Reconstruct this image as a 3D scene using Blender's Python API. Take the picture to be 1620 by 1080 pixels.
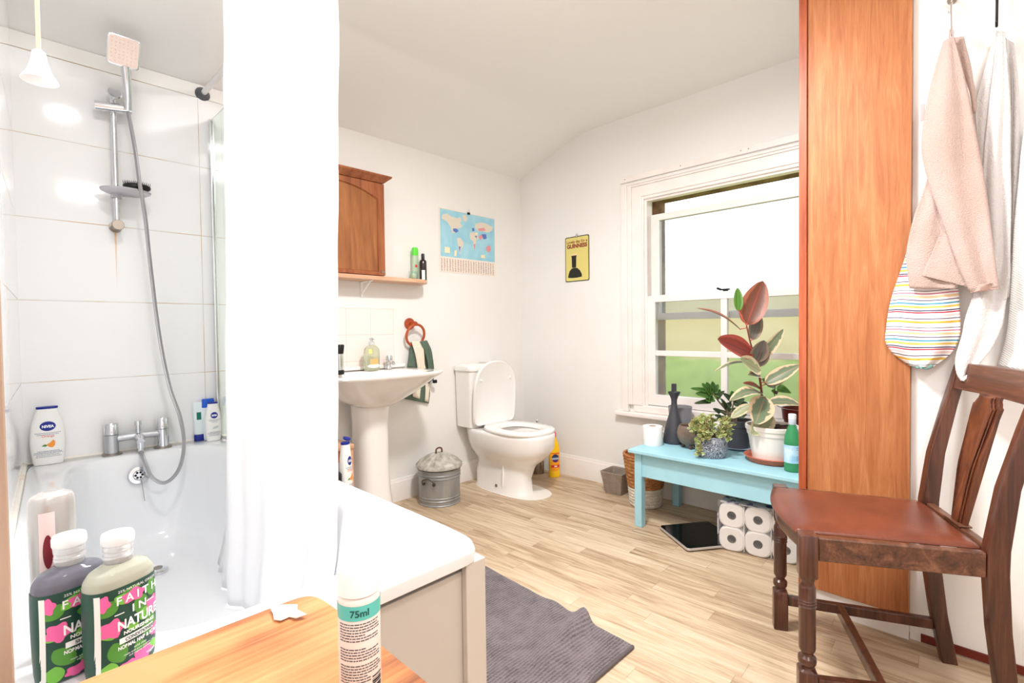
import bpy, bmesh, math, random
from mathutils import Vector, Matrix, noise
PI = math.pi
C = bpy.context.scene.collection
SC = bpy.context.scene
for _o in list(bpy.data.objects):
    bpy.data.objects.remove(_o)
random.seed(7)

# ------------------------------------------------------------------ camera
CAMH = 1.05
FOC = 796.05
yaw, pit, rol = math.radians(45.6), math.radians(1.35), math.radians(-0.71)
FW = Vector((math.sin(yaw) * math.cos(pit), math.cos(yaw) * math.cos(pit), -math.sin(pit)))
_r = Vector((math.cos(yaw), -math.sin(yaw), 0))
_u = _r.cross(FW)
RX = _r * math.cos(rol) + _u * math.sin(rol)
UP = -_r * math.sin(rol) + _u * math.cos(rol)
CAM = Vector((0, 0, CAMH))
cd = bpy.data.cameras.new('camera')
cam = bpy.data.objects.new('camera', cd)
C.objects.link(cam)
cam.matrix_world = Matrix(((RX.x, UP.x, -FW.x, 0), (RX.y, UP.y, -FW.y, 0), (RX.z, UP.z, -FW.z, CAMH), (0, 0, 0, 1)))
cd.sensor_width = 36
cd.lens = FOC * 36 / 1620
cd.clip_start = 0.02
cd.clip_end = 200
SC.camera = cam

def at(px, py, X=None, Y=None, Z=None, d=None):
    """world point seen at a pixel of the 1620x1080 photograph, on a known plane"""
    v = FW + RX * ((px - 810) / FOC) - UP * ((py - 540) / FOC)
    if X is not None: t = X / v.x
    elif Y is not None: t = Y / v.y
    elif Z is not None: t = (Z - CAMH) / v.z
    else: t = d
    return CAM + v * t

# ------------------------------------------------------------------ world, colour management
W = bpy.data.worlds.new('world')
SC.world = W
W.use_nodes = True
_bg = W.node_tree.nodes['Background']
_bg.inputs[0].default_value = (0.90, 0.95, 1.0, 1)
_bg.inputs[1].default_value = 1.75
SC.view_settings.view_transform = 'Standard'
SC.view_settings.look = 'None'
SC.view_settings.gamma = 1
SC.view_settings.exposure = 0.34
SC.view_settings.use_curve_mapping = False
SC.cycles.use_denoising = True
SC.cycles.max_bounces = 14
SC.cycles.diffuse_bounces = 6
SC.cycles.glossy_bounces = 6
SC.cycles.transmission_bounces = 12
SC.cycles.transparent_max_bounces = 12
SC.cycles.sample_clamp_indirect = 6
SC.cycles.caustics_reflective = False

def area_light(name, loc, size, power, color, rot=(0, 0, 0), shape='DISK', size_y=None):
    l = bpy.data.lights.new(name, 'AREA')
    l.energy = power; l.size = size; l.color = color; l.shape = shape
    if size_y: l.size_y = size_y
    o = bpy.data.objects.new(name, l)
    o.location = loc; o.rotation_euler = rot
    C.objects.link(o)
    return o

# ------------------------------------------------------------------ helpers
class MB:
    def __init__(self): self.bm = bmesh.new()
    def _add(self, vs, fs, M=None):
        bv = [self.bm.verts.new(M @ Vector(v) if M else Vector(v)) for v in vs]
        out = []
        for f in fs:
            try: out.append(self.bm.faces.new([bv[i] for i in f]))
            except ValueError: pass
        return out
    def box(self, x0, x1, y0, y1, z0, z1, M=None):
        self._add([(x0,y0,z0),(x1,y0,z0),(x1,y1,z0),(x0,y1,z0),(x0,y0,z1),(x1,y0,z1),(x1,y1,z1),(x0,y1,z1)],
                  [(0,3,2,1),(4,5,6,7),(0,1,5,4),(1,2,6,5),(2,3,7,6),(3,0,4,7)], M); return self
    def loft(self, rings, c0=True, c1=True, M=None, closed=True):
        n = len(rings[0]); vs = [v for r in rings for v in r]; fs = []
        for i in range(len(rings) - 1):
            for j in range(n if closed else n - 1):
                k = (j + 1) % n
                fs.append((i*n+j, i*n+k, (i+1)*n+k, (i+1)*n+j))
        if c0: fs.append(tuple(reversed(range(n))))
        if c1: fs.append(tuple(range((len(rings)-1)*n, len(rings)*n)))
        self._add(vs, fs, M); return self
    def lathe(self, prof, seg=32, M=None, c0=True, c1=True, ex=1, ey=1):
        rings = [[(r*ex*math.cos(2*PI*i/seg), r*ey*math.sin(2*PI*i/seg), z) for i in range(seg)] for r, z in prof]
        return self.loft(rings, c0, c1, M)
    def cyl(self, p0, p1, r0, r1=None, seg=20, c0=True, c1=True):
        if r1 is None: r1 = r0
        return self.tube([p0, p1], [r0, r1], seg, c0, c1)
    def tube(self, pts, rs, seg=12, c0=True, c1=True, closed=False, flat=1.0):
        pts = [Vector(p) for p in pts]; n = len(pts)
        if not isinstance(rs, (list, tuple)): rs = [rs] * n
        rings = []; ref = None
        for i, p in enumerate(pts):
            if closed: t = pts[(i+1) % n] - pts[i-1]
            else: t = pts[min(i+1, n-1)] - pts[max(i-1, 0)]
            t.normalize()
            if ref is None:
                ref = t.orthogonal().normalized()
                if abs(t.z) < .9: ref = t.cross(Vector((0,0,1))).normalized()
            ref = (ref - t * ref.dot(t)).normalized()
            b = t.cross(ref)
            rings.append([p + (ref*math.cos(2*PI*k/seg) + b*math.sin(2*PI*k/seg)*flat)*rs[i] for k in range(seg)])
        if closed:
            rings.append(rings[0])
            return self.loft(rings, False, False)
        return self.loft(rings, c0, c1)
    def grid(self, fn, nu, nv, M=None, uv=False):
        vs = [fn(i/nu, j/nv) for j in range(nv+1) for i in range(nu+1)]
        fs = [(j*(nu+1)+i, j*(nu+1)+i+1, (j+1)*(nu+1)+i+1, (j+1)*(nu+1)+i) for j in range(nv) for i in range(nu)]
        out = self._add(vs, fs, M)
        if uv:
            L = self.bm.loops.layers.uv.verify()
            k = 0
            for j in range(nv):
                for i in range(nu):
                    f = out[k]; k += 1
                    for l, (a, b) in zip(f.loops, ((i,j),(i+1,j),(i+1,j+1),(i,j+1))):
                        l[L].uv = (a/nu, b/nv)
        return self
    def poly(self, pts, M=None):
        self._add(pts, [tuple(range(len(pts)))], M); return self
    def prism(self, pts, fn0, fn1):
        """outline pts (2-D) swept from fn0(a,b) to fn1(a,b)"""
        n = len(pts)
        vs = [fn0(*p) for p in pts] + [fn1(*p) for p in pts]
        fs = [tuple(reversed(range(n))), tuple(range(n, 2*n))] + [(i, (i+1) % n, n+(i+1) % n, n+i) for i in range(n)]
        self._add(vs, fs); return self
    def build(self, name, mat, parent=None, loc=None, smooth=True, bevel=0, seg=2, solid=0, sub=0, ang=40, fix=True):
        me = bpy.data.meshes.new(name)
        if fix: bmesh.ops.recalc_face_normals(self.bm, faces=self.bm.faces)
        self.bm.to_mesh(me); self.bm.free()
        me.materials.append(mat)
        if smooth and len(me.polygons):
            me.polygons.foreach_set('use_smooth', [True]*len(me.polygons))
            me.set_sharp_from_angle(angle=math.radians(ang))
        o = bpy.data.objects.new(name, me)
        C.objects.link(o)
        if parent: o.parent = parent
        if loc is not None: o.location = loc
        if solid:
            m = o.modifiers.new('solid', 'SOLIDIFY'); m.thickness = solid; m.offset = 0
        if sub:
            m = o.modifiers.new('sub', 'SUBSURF'); m.levels = sub; m.render_levels = sub
        if bevel:
            m = o.modifiers.new('bevel', 'BEVEL'); m.width = bevel; m.segments = seg; m.limit_method = 'ANGLE'; m.angle_limit = math.radians(35)
        return o

def sup(cx, cy, a, b, n, z, seg=40):
    """superellipse ring"""
    out = []
    for i in range(seg):
        t = 2*PI*i/seg; c, s = math.cos(t), math.sin(t)
        out.append((cx + a*math.copysign(abs(c)**(2/n), c), cy + b*math.copysign(abs(s)**(2/n), s), z))
    return out

def tag(o, label=None, cat=None, group=None, kind=None):
    if label: o['label'] = label
    if cat: o['category'] = cat
    if group: o['group'] = group
    if kind: o['kind'] = kind
    return o
def thing(name, label, cat, loc=(0,0,0), rz=0, group=None):
    o = bpy.data.objects.new(name, None)
    o.empty_display_size = .05
    C.objects.link(o); o.location = loc; o.rotation_euler = (0,0,rz)
    return tag(o, label, cat, group)
def struct(o): o['kind'] = 'structure'; return o

# ------------------------------------------------------------------ materials
def srgb(r, g, b):
    f = lambda c: (c/255/12.92) if c/255 <= .04045 else ((c/255+.055)/1.055)**2.4
    return (f(r), f(g), f(b), 1)
_cache = {}
def nt(m): return m.node_tree.nodes, m.node_tree.links
def mat(name, rgb, rough=.5, metal=0, spec=.5, rgb2=None, nscale=8, stretch=(1,1,1), bump=0, bscale=60, trans=0, ior=1.45, alpha=1, coat=0, sheen=0, subs=0, detail=4, ramp=(.35,.65), emit=None, trl=0):
    if name in _cache: return _cache[name]
    m = bpy.data.materials.new(name); m.use_nodes = True
    N, L = nt(m); p = N['Principled BSDF']
    p.inputs['Base Color'].default_value = srgb(*rgb)
    p.inputs['Roughness'].default_value = rough
    p.inputs['Metallic'].default_value = metal
    p.inputs['Specular IOR Level'].default_value = spec
    p.inputs['IOR'].default_value = ior
    p.inputs['Transmission Weight'].default_value = trans
    p.inputs['Coat Weight'].default_value = coat
    p.inputs['Coat Roughness'].default_value = .08
    p.inputs['Alpha'].default_value = alpha
    if sheen: p.inputs['Sheen Weight'].default_value = sheen
    if subs:
        p.inputs['Subsurface Weight'].default_value = subs
        p.inputs['Subsurface Radius'].default_value = (.02,.015,.01)
    if rgb2 or bump:
        tc = N.new('ShaderNodeTexCoord'); mp = N.new('ShaderNodeMapping')
        mp.inputs['Scale'].default_value = stretch
        L.new(tc.outputs['Object'], mp.inputs[0])
    if rgb2:
        n = N.new('ShaderNodeTexNoise'); n.inputs['Scale'].default_value = nscale; n.inputs['Detail'].default_value = detail
        L.new(mp.outputs[0], n.inputs['Vector'])
        r = N.new('ShaderNodeValToRGB')
        r.color_ramp.elements[0].position = ramp[0]; r.color_ramp.elements[1].position = ramp[1]
        r.color_ramp.elements[0].color = srgb(*rgb); r.color_ramp.elements[1].color = srgb(*rgb2)
        L.new(n.outputs[0], r.inputs[0]); L.new(r.outputs[0], p.inputs['Base Color'])
    if bump:
        n2 = N.new('ShaderNodeTexNoise'); n2.inputs['Scale'].default_value = bscale; n2.inputs['Detail'].default_value = 3
        L.new(mp.outputs[0], n2.inputs['Vector'])
        b = N.new('ShaderNodeBump'); b.inputs['Strength'].default_value = bump; b.inputs['Distance'].default_value = .004
        L.new(n2.outputs[0], b.inputs['Height']); L.new(b.outputs[0], p.inputs['Normal'])
    if emit:
        p.inputs['Emission Color'].default_value = srgb(*emit[0]); p.inputs['Emission Strength'].default_value = emit[1]
    if trl:
        t = N.new('ShaderNodeBsdfTranslucent'); t.inputs[0].default_value = srgb(*rgb)
        x = N.new('ShaderNodeMixShader'); x.inputs[0].default_value = trl
        L.new(p.outputs[0], x.inputs[1]); L.new(t.outputs[0], x.inputs[2]); L.new(x.outputs[0], N['Material Output'].inputs[0])
    _cache[name] = m
    return m

class G:
    """tiny node-graph writer"""
    def __init__(self, m): self.N, self.L = nt(m)
    def math(self, op, a, b=None, c=None, clamp=False):
        n = self.N.new('ShaderNodeMath'); n.operation = op; n.use_clamp = clamp
        for i, v in enumerate((a, b, c)):
            if v is None: continue
            if isinstance(v, (int, float)): n.inputs[i].default_value = v
            else: self.L.new(v, n.inputs[i])
        return n.outputs[0]
    def mix(self, f, a, b):
        n = self.N.new('ShaderNodeMix'); n.data_type = 'RGBA'
        for i, v in ((0, f), (6, a), (7, b)):
            if isinstance(v, (int, float)): n.inputs[i].default_value = v
            elif isinstance(v, tuple): n.inputs[i].default_value = v
            else: self.L.new(v, n.inputs[i])
        return n.outputs[2]
    def noise(self, vec, scale, detail=3, rough=.5, dist=0):
        n = self.N.new('ShaderNodeTexNoise'); n.inputs['Scale'].default_value = scale
        n.inputs['Detail'].default_value = detail; n.inputs['Roughness'].default_value = rough; n.inputs['Distortion'].default_value = dist
        self.L.new(vec, n.inputs['Vector']); return n.outputs[0]
    def ramp(self, f, stops, interp='LINEAR'):
        n = self.N.new('ShaderNodeValToRGB'); n.color_ramp.interpolation = interp
        e = n.color_ramp.elements
        while len(e) < len(stops): e.new(.5)
        for k, (p, c) in enumerate(stops):
            e[k].position = p; e[k].color = c
        self.L.new(f, n.inputs[0]); return n.outputs[0]
    def objxyz(self):
        tc = self.N.new('ShaderNodeTexCoord'); s = self.N.new('ShaderNodeSeparateXYZ')
        self.L.new(tc.outputs['Object'], s.inputs[0]); return tc.outputs['Object'], s.outputs[0], s.outputs[1], s.outputs[2]
    def comb(self, x, y, z):
        n = self.N.new('ShaderNodeCombineXYZ')
        for i, v in enumerate((x, y, z)):
            if isinstance(v, (int, float)): n.inputs[i].default_value = v
            else: self.L.new(v, n.inputs[i])
        return n.outputs[0]
    def bump(self, h, strength, dist, p):
        b = self.N.new('ShaderNodeBump'); b.inputs['Strength'].default_value = strength; b.inputs['Distance'].default_value = dist
        self.L.new(h, b.inputs['Height']); self.L.new(b.outputs[0], p.inputs['Normal'])

def tile_mat(name, px, x0, pz, z0, rust=False, axis='x'):
    m = mat(name, (250,250,250), rough=.08, spec=.5)
    g = G(m); p = g.N['Principled BSDF']
    vec, x, y, z = g.objxyz()
    def joint(v, o, s, w):
        q = g.math('FRACT', g.math('DIVIDE', g.math('SUBTRACT', v, o), s))
        q = g.math('MULTIPLY', g.math('SUBTRACT', .5, g.math('ABSOLUTE', g.math('SUBTRACT', q, .5))), s)
        return g.math('LESS_THAN', q, w)
    u = x if axis == 'x' else y
    jz = joint(z, z0, pz, .0014); jx = joint(u, x0, px, .0012)
    j = g.math('MAXIMUM', jz, jx)
    st = g.noise(vec, 5.5, 3, .6)
    gc = g.ramp(st, [(.44, srgb(214,212,206)), (.60, srgb(206,170,120))])
    col = g.mix(j, srgb(246,246,247), gc)
    if rust:
        w = g.math('MULTIPLY', g.math('SUBTRACT', z, 1.22), .022)
        wob = g.math('MULTIPLY', g.math('SUBTRACT', g.noise(g.comb(0,0,z), 9), .5), .006)
        d = g.math('ABSOLUTE', g.math('SUBTRACT', g.math('ADD', x, wob), .357))
        mk = g.math('SUBTRACT', 1, g.math('DIVIDE', d, g.math('MAXIMUM', w, .0005)), clamp=True)
        mk = g.math('MULTIPLY', mk, g.math('MULTIPLY', g.math('LESS_THAN', z, 1.485), g.math('GREATER_THAN', z, 1.24)))
        mk = g.math('MULTIPLY', mk, g.math('MULTIPLY_ADD', g.math('SUBTRACT', z, 1.24), 3.2, .25), clamp=True)
        col = g.mix(mk, col, srgb(232,170,80))
    g.L.new(col, p.inputs['Base Color'])
    g.L.new(g.math('MULTIPLY_ADD', j, .5, .07), p.inputs['Roughness'])
    h = g.math('ADD', g.math('SUBTRACT', 1, j), g.math('MULTIPLY', g.noise(vec, 7, 1), .35))
    g.bump(h, .25, .002, p)
    return m

def floor_mat():
    m = mat('floor_planks', (200,175,140), rough=.42, spec=.4)
    g = G(m); p = g.N['Principled BSDF']
    vec, x0, y0, z0 = g.objxyz()
    a = math.radians(3.2)
    x = g.math('ADD', g.math('MULTIPLY', x0, math.cos(a)), g.math('MULTIPLY', y0, math.sin(a)))
    y = g.math('SUBTRACT', g.math('MULTIPLY', y0, math.cos(a)), g.math('MULTIPLY', x0, math.sin(a)))
    pw, pl = .078, .62
    ix = g.math('FLOOR', g.math('DIVIDE', x, pw))
    rnd = lambda v: g.math('FRACT', g.math('MULTIPLY', g.math('SINE', g.math('MULTIPLY', v, 12.9898)), 43758.5453))
    off = g.math('MULTIPLY', rnd(ix), pl)
    yy = g.math('DIVIDE', g.math('ADD', y, off), pl)
    iy = g.math('FLOOR', yy)
    pid = g.math('ADD', g.math('MULTIPLY', ix, 7.13), g.math('MULTIPLY', iy, 3.71))
    r1 = rnd(pid)
    gv = g.comb(g.math('ADD', g.math('MULTIPLY', x, 26), g.math('MULTIPLY', r1, 40)), g.math('ADD', g.math('MULTIPLY', y, 2.6), g.math('MULTIPLY', r1, 17)), 0)
    n1 = g.noise(gv, 1.0, 6, .62, 1.1)
    n2 = g.noise(g.comb(g.math('MULTIPLY', x, 150), g.math('MULTIPLY', y, 5), r1), 1.0, 3, .6)
    t = g.math('ADD', g.math('MULTIPLY', n1, .72), g.math('MULTIPLY', n2, .28))
    t = g.math('ADD', t, g.math('MULTIPLY', g.math('SUBTRACT', r1, .5), .14))
    col = g.ramp(t, [(.28, srgb(138,110,86)), (.42, srgb(178,152,124)), (.53, srgb(200,177,149)), (.72, srgb(214,197,172))])
    fx = g.math('FRACT', g.math('DIVIDE', x, pw)); fy = g.math('FRACT', yy)
    e1 = g.math('LESS_THAN', g.math('SUBTRACT', .5, g.math('ABSOLUTE', g.math('SUBTRACT', fx, .5))), .010)
    e2 = g.math('LESS_THAN', g.math('SUBTRACT', .5, g.math('ABSOLUTE', g.math('SUBTRACT', fy, .5))), .0016)
    e = g.math('MULTIPLY', g.math('MAXIMUM', e1, e2), .42)
    col = g.mix(e, col, srgb(120,92,64))
    g.L.new(col, p.inputs['Base Color'])
    g.bump(g.math('SUBTRACT', t, g.math('MULTIPLY', e, .6)), .12, .002, p)
    return m

def wood_mat(name, light, midc, dark, scale=1, axis='z', rough=.35, coat=.2, ring=1.0, blotch=0):
    m = mat(name, midc, rough=rough, coat=coat)
    g = G(m); p = g.N['Principled BSDF']
    vec, x, y, z = g.objxyz()
    k = {'x': (3,40,40), 'y': (40,3,40), 'z': (40,40,3)}[axis]
    v = g.comb(*[g.math('MULTIPLY', q, kk*scale) for q, kk in zip((x, y, z), k)])
    n1 = g.noise(v, .55*ring, 5, .6, 1.2)
    k2 = {'x': (12,300,300), 'y': (300,12,300), 'z': (300,300,12)}[axis]
    v2 = g.comb(*[g.math('MULTIPLY', q, kk*scale) for q, kk in zip((x, y, z), k2)])
    n2 = g.noise(v2, .6, 2, .6)
    t = g.math('ADD', g.math('MULTIPLY', n1, .75), g.math('MULTIPLY', n2, .25))
    if blotch:
        t = g.math('ADD', t, g.math('MULTIPLY', g.math('SUBTRACT', g.noise(vec, 5, 3), .5), blotch))
    col = g.ramp(t, [(.33, srgb(*dark)), (.5, srgb(*midc)), (.66, srgb(*light))])
    g.L.new(col, p.inputs['Base Color'])
    g.bump(t, .08, .002, p)
    return m

def frosted(name):
    m = bpy.data.materials.new(name); m.use_nodes = True
    N, L = nt(m); N.remove(N['Principled BSDF'])
    r = N.new('ShaderNodeBsdfRefraction'); r.inputs['Roughness'].default_value = .17; r.inputs['IOR'].default_value = 1.05
    r.inputs['Color'].default_value = (.90,.92,.93,1)
    gl = N.new('ShaderNodeBsdfGlossy'); gl.inputs['Roughness'].default_value = .25
    tl = N.new('ShaderNodeBsdfTranslucent'); tl.inputs['Color'].default_value = (.9,.93,.93,1)
    x1 = N.new('ShaderNodeMixShader'); x1.inputs[0].default_value = .08
    x2 = N.new('ShaderNodeMixShader'); x2.inputs[0].default_value = .06
    tc = N.new('ShaderNodeTexCoord'); n = N.new('ShaderNodeTexNoise'); n.inputs['Scale'].default_value = 260
    L.new(tc.outputs['Object'], n.inputs['Vector'])
    b = N.new('ShaderNodeBump'); b.inputs['Strength'].default_value = .5; b.inputs['Distance'].default_value = .002
    L.new(n.outputs[0], b.inputs['Height'])
    for q in (r, gl): L.new(b.outputs[0], q.inputs['Normal'])
    L.new(r.outputs[0], x1.inputs[1]); L.new(tl.outputs[0], x1.inputs[2])
    L.new(x1.outputs[0], x2.inputs[1]); L.new(gl.outputs[0], x2.inputs[2])
    L.new(x2.outputs[0], N['Material Output'].inputs[0])
    return m

def clear_plastic(name, rgb, rough=.12, trans=.85, ior=1.3):
    return mat(name, rgb, rough=rough, trans=trans, ior=ior)

M = {}
M['wall'] = mat('wall_paint', (237,235,232), rough=.7, bump=.12, bscale=35, rgb2=(234,232,229), nscale=2)
M['ceil'] = mat('ceiling_paint', (240,239,237), rough=.85, bump=.1, bscale=30)
M['gloss'] = mat('white_gloss_paint', (243,236,232), rough=.32, rgb2=(237,229,225), nscale=6)
M['skirt'] = mat('skirting_paint', (243,238,234), rough=.35, rgb2=(236,230,226), nscale=5)
M['white'] = mat('white_board', (244,243,240), rough=.5)
M['acrylic'] = mat('bath_acrylic', (238,240,243), rough=.09, coat=.3)
M['ceramic'] = mat('sanitary_ceramic', (240,237,234), rough=.1, coat=.4)
M['seatplastic'] = mat('seat_plastic', (242,240,238), rough=.22)
M['panel'] = mat('bath_panel', (204,198,192), rough=.5)
M['chrome'] = mat('chrome', (225,226,230), rough=.12, metal=1)
M['limescale'] = mat('scaled_chrome', (200,202,206), rough=.3, metal=1, bump=.4, bscale=300)
M['steel'] = mat('brushed_steel', (165,155,145), rough=.35, metal=1)
M['black'] = mat('black_plastic', (18,18,20), rough=.3)
M['dark'] = mat('dark_hole', (15,12,12), rough=.8)
M['rubber'] = mat('grey_rubber', (84,86,90), rough=.5)
M['curtain'] = mat('curtain_fabric', (244,244,245), rough=.7, bump=.15, bscale=40, trl=.35)
M['mahog'] = wood_mat('mahogany_panel', (194,132,86), (180,112,66), (158,92,52), scale=1.8, rough=.5, coat=0, blotch=.12)
M['mahogedge'] = wood_mat('mahogany_edge', (188,104,66), (170,84,50), (140,62,36), rough=.4, coat=0)
M['cabwood'] = wood_mat('cabinet_wood', (172,108,66), (150,84,46), (118,60,32), rough=.4)
M['cabpanel'] = wood_mat('cabinet_panel', (168,108,62), (150,92,50), (126,72,38), axis='z', rough=.35)
M['shelfwood'] = wood_mat('shelf_wood', (226,184,152), (208,162,130), (180,130,98), axis='x', rough=.5)
M['stool'] = wood_mat('stool_wood', (212,150,98), (190,120,70), (112,62,36), axis='x', rough=.5, ring=.35, blotch=.7, coat=.05)
M['chairwood'] = wood_mat('chair_wood', (104,62,44), (76,40,28), (42,22,18), rough=.3, coat=.35)
M['chairedge'] = wood_mat('chair_worn_wood', (132,92,68), (98,60,44), (58,36,28), rough=.35, axis='x', coat=.25)
M['splatwood'] = wood_mat('chair_splat_wood', (132,78,50), (100,54,34), (54,28,20), rough=.3, coat=.3)
M['leather'] = mat('brown_leather', (118,60,40), rough=.3, rgb2=(100,50,34), nscale=9, bump=.15, bscale=200)
M['ringwood'] = wood_mat('orange_wood', (190,92,44), (172,74,32), (132,50,20), axis='x', rough=.3)
M['postwood'] = wood_mat('post_wood', (178,152,134), (156,128,108), (124,98,80), rough=.5)
M['blue'] = mat('bench_paint', (156,204,220), rough=.45, rgb2=(166,214,226), nscale=5, bump=.1, bscale=30)
M['glass'] = mat('clear_glass', (235,248,243), rough=.0, trans=1, ior=1.45)
M['frost'] = frosted('frosted_glass')
M['galv'] = mat('galvanised_steel', (168,168,166), rough=.42, metal=.45, rgb2=(138,140,142), nscale=14, stretch=(1,1,.35), ramp=(.3,.7))
M['galvlid'] = mat('galvanised_lid', (196,192,184), rough=.6, metal=.2, rgb2=(160,154,144), nscale=30, ramp=(.4,.62))
M['tissue'] = mat('tissue_paper', (240,236,232), rough=.9)
M['soil'] = mat('soil', (44,28,22), rough=.95, bump=1, bscale=90, rgb2=(70,44,32), nscale=60)
M['terra'] = mat('terracotta', (190,104,76), rough=.55, rgb2=(178,92,66), nscale=12)

def lettering(parent, lines, mt, fn, name='lettering', off=.0009):
    """lines: (text, centre u, baseline v, cap height, max width[, bold]) mapped by fn(u, v, off); all joined in one mesh"""
    bm = bmesh.new()
    for ln in lines:
        s, cu_, cv_, h, mw = ln[:5]
        c = bpy.data.curves.new('t', 'FONT'); c.body = s; c.size = h/.72; c.align_x = 'CENTER'
        if len(ln) > 5: c.offset = ln[5]
        o = bpy.data.objects.new('t', c); C.objects.link(o)
        bpy.context.view_layer.update()
        me = bpy.data.meshes.new_from_object(o.evaluated_get(bpy.context.evaluated_depsgraph_get()))
        bpy.data.objects.remove(o); bpy.data.curves.remove(c)
        if not me.vertices: continue
        w = max(v.co.x for v in me.vertices) - min(v.co.x for v in me.vertices)
        k = min(1, mw/w) if mw else 1
        b2 = bmesh.new(); b2.from_mesh(me); bpy.data.meshes.remove(me)
        bmesh.ops.triangulate(b2, faces=b2.faces)
        for v in b2.verts: v.co = Vector(fn(cu_ + v.co.x*k, cv_ + v.co.y, off))
        tmp = bpy.data.meshes.new('t'); b2.to_mesh(tmp); b2.free()
        bm.from_mesh(tmp); bpy.data.meshes.remove(tmp)
    me = bpy.data.meshes.new(name); bm.to_mesh(me); bm.free(); me.materials.append(mt)
    o = bpy.data.objects.new(name, me); C.objects.link(o); o.parent = parent
    return o

def decal(mb, fn, pts, off, rings=4):
    """a star-convex shape (points in u,v) laid on a surface by fn(u,v,off)"""
    cu = sum(p[0] for p in pts)/len(pts); cv = sum(p[1] for p in pts)/len(pts)
    n = len(pts); vs = [fn(cu, cv, off)]; fs = []
    for r in range(1, rings+1):
        for p in pts: vs.append(fn(cu+(p[0]-cu)*r/rings, cv+(p[1]-cv)*r/rings, off))
    for j in range(n): fs.append((0, 1+j, 1+(j+1) % n))
    for r in range(rings-1):
        for j in range(n):
            a = 1+r*n; b = a+n; k = (j+1) % n
            fs.append((a+j, b+j, b+k, a+k))
    mb._add(vs, fs)
def rect(u0, u1, v0, v1, k=6):
    return [(u0+(u1-u0)*i/k, v0) for i in range(k)] + [(u1, v0+(v1-v0)*i/k) for i in range(k)] + [(u1-(u1-u0)*i/k, v1) for i in range(k)] + [(u0, v1-(v1-v0)*i/k) for i in range(k)]
def ell(u, v, a, b, n=24, rot=0):
    return [(u+a*math.cos(t)*math.cos(rot)-b*math.sin(t)*math.sin(rot), v+a*math.cos(t)*math.sin(rot)+b*math.sin(t)*math.cos(rot)) for t in [2*PI*i/n for i in range(n)]]

class Bottle:
    """sections (z, half width, half depth, exponent); the front faces -Y"""
    def __init__(self, secs): self.s = secs
    def at(self, z):
        s = self.s
        if z <= s[0][0]: return s[0][1:]
        for a, b in zip(s, s[1:]):
            if z <= b[0]:
                t = (z-a[0])/max(1e-6, b[0]-a[0])
                return tuple(a[i]+(b[i]-a[i])*t for i in (1,2,3))
        return s[-1][1:]
    def front(self, u, v, off=.0005):
        a, b, n = self.at(v)
        q = min(.999, abs(u)/a)
        return (u, -(b*(1-q**n)**(1/n)) - off, v)
    def mesh(self, mb, z0=None, z1=None, grow=0, seg=40, c=True, steps=None):
        zs = [q[0] for q in self.s]
        if z0 is not None:
            k = steps or 14
            zs = [z0+(z1-z0)*i/k for i in range(k+1)]
        rings = []
        for z in zs:
            a, b, n = self.at(z)
            rings.append(sup(0, 0, a+grow, b+grow, n, z, seg))
        mb.loft(rings, c, c); return mb
def smooth_secs(s, k=5):
    out = []
    for i in range(len(s)-1):
        p0 = s[max(0,i-1)]; p1 = s[i]; p2 = s[i+1]; p3 = s[min(len(s)-1, i+2)]
        for j in range(k):
            t = j/k
            row = []
            for q in range(4):
                lin = p1[q]+(p2[q]-p1[q])*t
                if q in (0,3): row.append(lin); continue
                cm = .5*((2*p1[q])+(-p0[q]+p2[q])*t+(2*p0[q]-5*p1[q]+4*p2[q]-p3[q])*t*t+(-p0[q]+3*p1[q]-3*p2[q]+p3[q])*t**3)
                row.append(max(.0005, cm))
            out.append(tuple(row))
    out.append(s[-1]); return out
def spline(pts, k=8):
    pts = [Vector(p) for p in pts]; out = []
    for i in range(len(pts)-1):
        p0 = pts[max(0,i-1)]; p1 = pts[i]; p2 = pts[i+1]; p3 = pts[min(len(pts)-1,i+2)]
        for j in range(k):
            t = j/k
            out.append(.5*((2*p1)+(p2-p0)*t+(2*p0-5*p1+4*p2-p3)*t*t+(3*p1-p0-3*p2+p3)*t**3))
    out.append(pts[-1]); return out

# ===== ADDED FILL LIGHTS
WY = 2.684      # sink / tap wall
WX = 2.857      # window wall
FX = 2.110      # wall with the towel hooks
NY = -1.30      # wall behind the camera
def ceil_z(y):
    pts = [(-9,2.403),(1.95,2.403),(2.10,2.398),(2.17,2.378),(2.326,2.331),(2.54,2.262),(2.70,2.198)]
    for a, b in zip(pts, pts[1:]):
        if y <= b[0]: return a[1]+(b[1]-a[1])*(y-a[0])/(b[0]-a[0])
    return pts[-1][1]
def added_ceiling_lamp(x, y, power, label):  # invented flush fitting with an area light, supplies fill
    t = thing('added_ceiling_light', label, 'added ceiling light', (x, y, 2.403), group=None)
    b = MB(); b.lathe([(0,-.0),(.17,0),(.17,-.022),(.155,-.03),(0,-.03)], 48, c0=False, c1=False)
    b.build('base', M['white'], t)
    d = MB(); d.lathe([(.148,-.03),(.15,-.05),(.135,-.075),(.09,-.092),(.0001,-.098)], 48, c0=False, c1=False)
    d.build('diffuser', mat('added_lamp_diffuser', (255,250,242), rough=.5, emit=((255,247,236), 6)), t)
    l = area_light('added_fill_lamp', (x, y, 2.403-.11), .28, power, (1, .995, .985))
    return t
LP = 24
added_ceiling_lamp(1.22, 1.00, LP*1.6, 'added fill light in a round white ceiling fitting, unseen above the frame')  # main fill, added out of view to brighten the whole room
added_ceiling_lamp(0.55, -0.50, LP*.55, 'added fill light in a round white ceiling fitting, unseen behind the viewer')  # second added fill, out of view at the near end

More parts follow.
